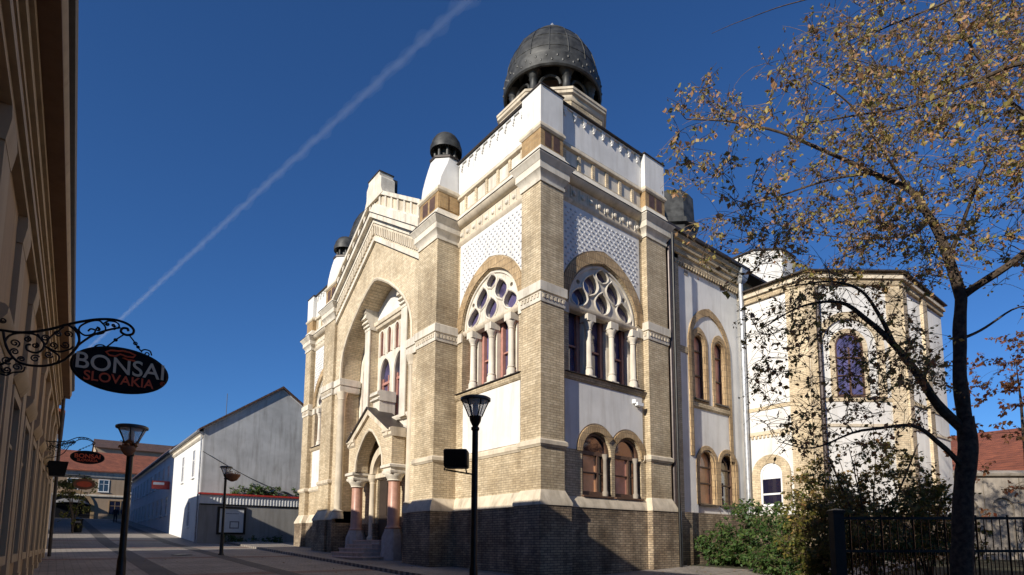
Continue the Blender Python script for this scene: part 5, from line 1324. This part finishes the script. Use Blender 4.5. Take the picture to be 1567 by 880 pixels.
T1.limb(A((1368, 528, 9.95), (1345, 480, 9.8), (1318, 445, 9.7), (1270, 430, 9.6), (1200, 440, 9.6)), .05, .007, 6)
T1.limb(A((1478, 720, 10.05), (1440, 680, 9.8), (1395, 652, 9.6), (1320, 660, 9.5), (1245, 685, 9.5), (1190, 675, 9.5)), .055, .006, 6)
T1.limb(A((1335, 265, 10.8), (1270, 275, 11.3), (1190, 300, 11.9), (1110, 330, 12.3)), .035, .006, 6)
T1.limb(A((1392, 292, 10.6), (1340, 215, 10.2), (1290, 150, 10), (1235, 120, 9.9)), .035, .006, 6)
T1.limb(A((1425, 335, 10.5), (1390, 360, 11.2), (1300, 365, 11.9), (1210, 350, 12.4)), .04, .006, 6)
T1.limb(A((1452, 395, 10.4), (1478, 330, 10.0), (1510, 250, 9.6), (1550, 180, 9.3)), .045, .010, 6)
T1.limb(A((1468, 520, 10.2), (1510, 500, 10.6), (1560, 470, 11), (1620, 470, 11.4)), .035, .008, 6)
T1.limb(A((1430, -60, 10), (1370, -25, 10.1), (1260, -8, 10.4), (1170, 18, 10.7), (1088, 52, 11)), .022, .004, 5)
crown = [(1032, 190), (1060, 130), (1120, 150), (1170, 85), (1250, 40), (1310, -20), (1380, -80), (1720, -120), (1720, 420), (1567, 470), (1480, 400), (1420, 430), (1290, 430), (1180, 440), (1080, 420), (1045, 320)]
pts_ = []
for _ in range(5000):
    if len(pts_) >= 900: break
    u, v = T1.rr.uniform(1030, 1700), T1.rr.uniform(-100, 470)
    if not inpoly(u, v, crown): continue
    if u < 1180 and v > 300 and T1.rr.random() < .45: continue
    dens = .35 + .65 * min(1, max(0, (u - 1040) / 200))
    if u > 1420 and v > 300: dens *= .45
    if T1.rr.random() > dens: continue
    q = at(u, v, T1.rr.uniform(8.6, 12.6))
    if noise.noise(q * .55) < -.16: continue
    pts_.append(q)
low = [(1130, 480), (1200, 450), (1330, 420), (1400, 470), (1440, 560), (1410, 660), (1280, 700), (1180, 680), (1150, 600)]
for _ in range(230):
    u, v = 1450 - 320 * T1.rr.random() ** 1.35, T1.rr.uniform(420, 700)
    if inpoly(u, v, low): pts_.append(at(u, v, T1.rr.uniform(9, 11.2)))
pts_.sort(key=lambda q: min((q - n[0]).length for n in T1.nodes))
for q in pts_: T1.grow(q)
for q in pts_:
    bare = T1.rr.random() < .25
    for _ in range(T1.rr.randint(4, 7)):
        T1.sprig(q, T1.rr.uniform(.18, .62), T1.rr.randint(0, 2) if bare else T1.rr.randint(4, 9), T1.rr.choice((.055, .07, .09)))
base = at(1472, 930, 10)
tr = thing('autumn_tree', 'big half bare tree with yellow brown leaves and dark forked trunk at right', 'tree', (0, 0, 0))
T1.wood.build('trunk', 'bark', tr, smooth=True, recalc=False); T1.twig.build('twigs', 'twig_bark', tr, recalc=False); T1.leaf.build('crown', 'autumn_leaves', tr, recalc=False)

# right-hand tree with reddish leaves, mostly past the frame edge
def bushy_tree(name, label, cat, base, h, cr, cz, n, mat, seed, ls, nt=4, flat=1., spr=5):
    t = Tree(seed); b = Vector(base); rr = t.rr
    for i in range(nt):
        a = rr.uniform(0, 6.28); q = Vector((math.cos(a), math.sin(a), 0)) * cr * rr.uniform(.2, .8)
        t.limb([b, b + q * .25 + Vector((0, 0, h * .35)), b + q * .7 + Vector((0, 0, h * .7)), b + q + Vector((0, 0, h * .92))], .03 * h / nt ** .5, .008, 6)
    P = []
    for i in range(n):
        v = Vector((rr.gauss(0, 1), rr.gauss(0, 1), rr.gauss(0, 1))).normalized() * rr.random() ** .4
        q = b + Vector((v.x * cr, v.y * cr * flat, cz + v.z * (h - cz) if v.z > 0 else cz + v.z * cz * .9))
        q.z = max(q.z, b.z + .05)
        if noise.noise(q * 1.1 + Vector((seed, 0, 0))) > -.12: P.append(q)
    P.sort(key=lambda q: min((q - m[0]).length for m in t.nodes))
    for q in P: t.grow(q, .012)
    for q in P:
        for _ in range(spr): t.sprig(q + Vector((rr.gauss(0, .08), rr.gauss(0, .08), rr.gauss(0, .07))), rr.uniform(.15, .42), rr.randint(4, 8), ls, .35)
    o = thing(name, label, cat)
    t.wood.build('trunk', 'bark', o, smooth=True, recalc=False); t.twig.build('twigs', 'twig_bark', o, recalc=False); t.leaf.build('crown', mat, o, recalc=False)
    return o
def gp(u, v, d):
    q = at(u, v, d); q.z = ground_z(q.x, q.y); return q
bushy_tree('small_tree', 'small tree with rusty red leaves at the right edge behind the fence', 'tree', gp(1580, 800, 19), 8.2, 2.2, 6.0, 120, 'red_leaves', 5, .13)
bushy_tree('laurel_shrub', 'dense dark green shrub against the brick base of the side wall', 'shrub', gp(1135, 850, 22.5), 2.6, 1.75, .7, 330, 'green_leaves', 21, .13, 6, 1, 6)
bushy_tree('laurel_shrub', 'bright green shrub spreading between the dark green shrub and fence post', 'shrub', gp(1205, 860, 19), 2.35, 1.4, .6, 280, 'green_leaves', 22, .13, 6, 1, 6)
bushy_tree('garden_shrub', 'yellowish green shrub rising behind the fence post', 'shrub', gp(1262, 850, 17.5), 3.1, 1.35, 1.3, 300, 'yellow_green_leaves', 23, .11, 6, 1, 5)
bushy_tree('garden_shrub', 'tall olive brown shrub with sparse autumn leaves behind the iron fence', 'shrub', gp(1335, 850, 16.0), 4.1, 2.1, 2.1, 430, 'olive_leaves', 24, .10, 9, 1, 6)
bushy_tree('garden_shrub', 'low yellow green shrub behind the iron fence beside the tree trunk', 'shrub', gp(1420, 850, 15.0), 2.8, 1.3, 1.2, 190, 'yellow_green_leaves', 25, .10, 5, 1, 5)
bushy_tree('climbing_plant', 'dark leafy plant spilling over the coping of the garden wall', 'plant', (.2, 30.75, 4.5), .95, 2.9, .4, 110, 'green_leaves', 31, .14, 6, .12, 4)
bushy_tree('low_hedge', 'low dark hedge at the foot of the garden wall under the notice board', 'hedge', (-1.2, 29.85, ground_z(-1.2, 29.8)), .55, 2.6, .25, 110, 'green_leaves', 32, .12, 6, .14, 4)

bushy_tree('street_tree', 'small yellow green tree far up the street behind the second oval sign', 'tree', gp(112, 800, 44), 4.6, 1.3, 3.6, 110, 'yellow_green_leaves', 41, .16, 4, 1, 4)
# ================================================================== SKY, SUN, CAMERA
c0 = at(745, -30, 1); c1 = at(700, 22, 1)
def skypt(u, v, z): d = ray(u, v); return CAM + d * ((z - CAM.z) / d.z)
pa_ = skypt(742, -25, 520); pb_ = skypt(38, 623, 520)
def trail(scale, seed, dens, name, parent=None):
    m = MATS['ice_vapour'].copy(); [n for n in m.node_tree.nodes if n.type == 'PRINCIPLED_VOLUME'][0].inputs['Density'].default_value = dens
    MATS['ice_vapour_%d' % seed] = m
    pts, rad, n = [], [], 260
    for i in range(n + 1):
        t = i / n; q = pa_.lerp(pb_, t ** 1.6); k = (q - pa_).length
        o = Vector((noise.noise((k * .035, seed, 0)), noise.noise((k * .035, seed, 5)), noise.noise((k * .035, seed, 9)))) * 3.4 * scale
        pts.append(tuple(q + o))
        rad.append((5.0 - 1.0 * t) * scale * (1 + .55 * noise.noise((k * .07, seed, 2)) + .28 * noise.noise((k * .16, seed, 4))))
    o = MB().tube(pts, rad, 10).build(name, 'ice_vapour_%d' % seed, parent, smooth=True); return o
ct = tag(trail(1.25, 1, .0026, 'contrail'), kind='stuff')
trail(.8, 2, .0038, 'trail_core', ct); trail(.45, 3, .005, 'trail_core', ct)

SUN_AZ = Vector((-1, -.256, 0)).normalized(); EL = R(23.6)
sv = Vector((SUN_AZ.x * math.cos(EL), SUN_AZ.y * math.cos(EL), math.sin(EL)))
ld = bpy.data.lights.new('sun', 'SUN'); ld.energy = 4.2; ld.angle = R(.5); ld.color = (1, .93, .82)
lo = bpy.data.objects.new('sun', ld); col.objects.link(lo); lo.rotation_euler = (-sv).to_track_quat('-Z', 'Y').to_euler()
w = bpy.data.worlds.new('World'); sc.world = w; w.use_nodes = True; nt = w.node_tree
bg = nt.nodes['Background']; sk = nt.nodes.new('ShaderNodeTexSky'); sk.sky_type = 'NISHITA'; sk.sun_disc = False
sk.sun_elevation = EL; sk.sun_rotation = math.atan2(sv.x, sv.y); sk.altitude = 300; sk.air_density = 1.0; sk.dust_density = .05; sk.ozone_density = 6.0
nt.links.new(mixc(nt, 'MULTIPLY', 1, sk.outputs[0], (.57, .86, 1.14)), bg.inputs[0]); bg.inputs[1].default_value = .069

cd = bpy.data.cameras.new('camera'); co = bpy.data.objects.new('camera', cd); col.objects.link(co); sc.camera = co
cd.sensor_fit = 'HORIZONTAL'; cd.sensor_width = 36; cd.lens = F / 1567 * 36; cd.shift_x = (783.5 - PX) / 1567; cd.shift_y = (PY - 440) / 1567
cd.clip_start = .05; cd.clip_end = 20000
co.matrix_world = Matrix((( RT.x, UP.x, -FW.x, CAM.x), (RT.y, UP.y, -FW.y, CAM.y), (RT.z, UP.z, -FW.z, CAM.z), (0, 0, 0, 1)))
sc.view_settings.view_transform = 'Standard'; sc.view_settings.look = 'None'; sc.view_settings.exposure = .52; sc.view_settings.gamma = 1
sc.render.resolution_x, sc.render.resolution_y = 1024, 575
sc.cycles.volume_bounces = 0; sc.cycles.max_bounces = 6; sc.cycles.transparent_max_bounces = 12
sc.cycles.use_denoising = True

for nm, gpn in (('hanging_sign', 'hanging signs along the shop wall'), ('laurel_shrub', 'green shrubs by the side wall'), ('garden_shrub', 'shrubs behind the iron fence'), ('flower_basket', 'flower baskets on the lamp posts'), ('manhole_cover', 'iron covers in the paving'), ('street_house', 'houses up the left side of the street')):
    for o in col.objects:
        if o.name.split('.')[0] == nm and not o.parent: o['group'] = gpn
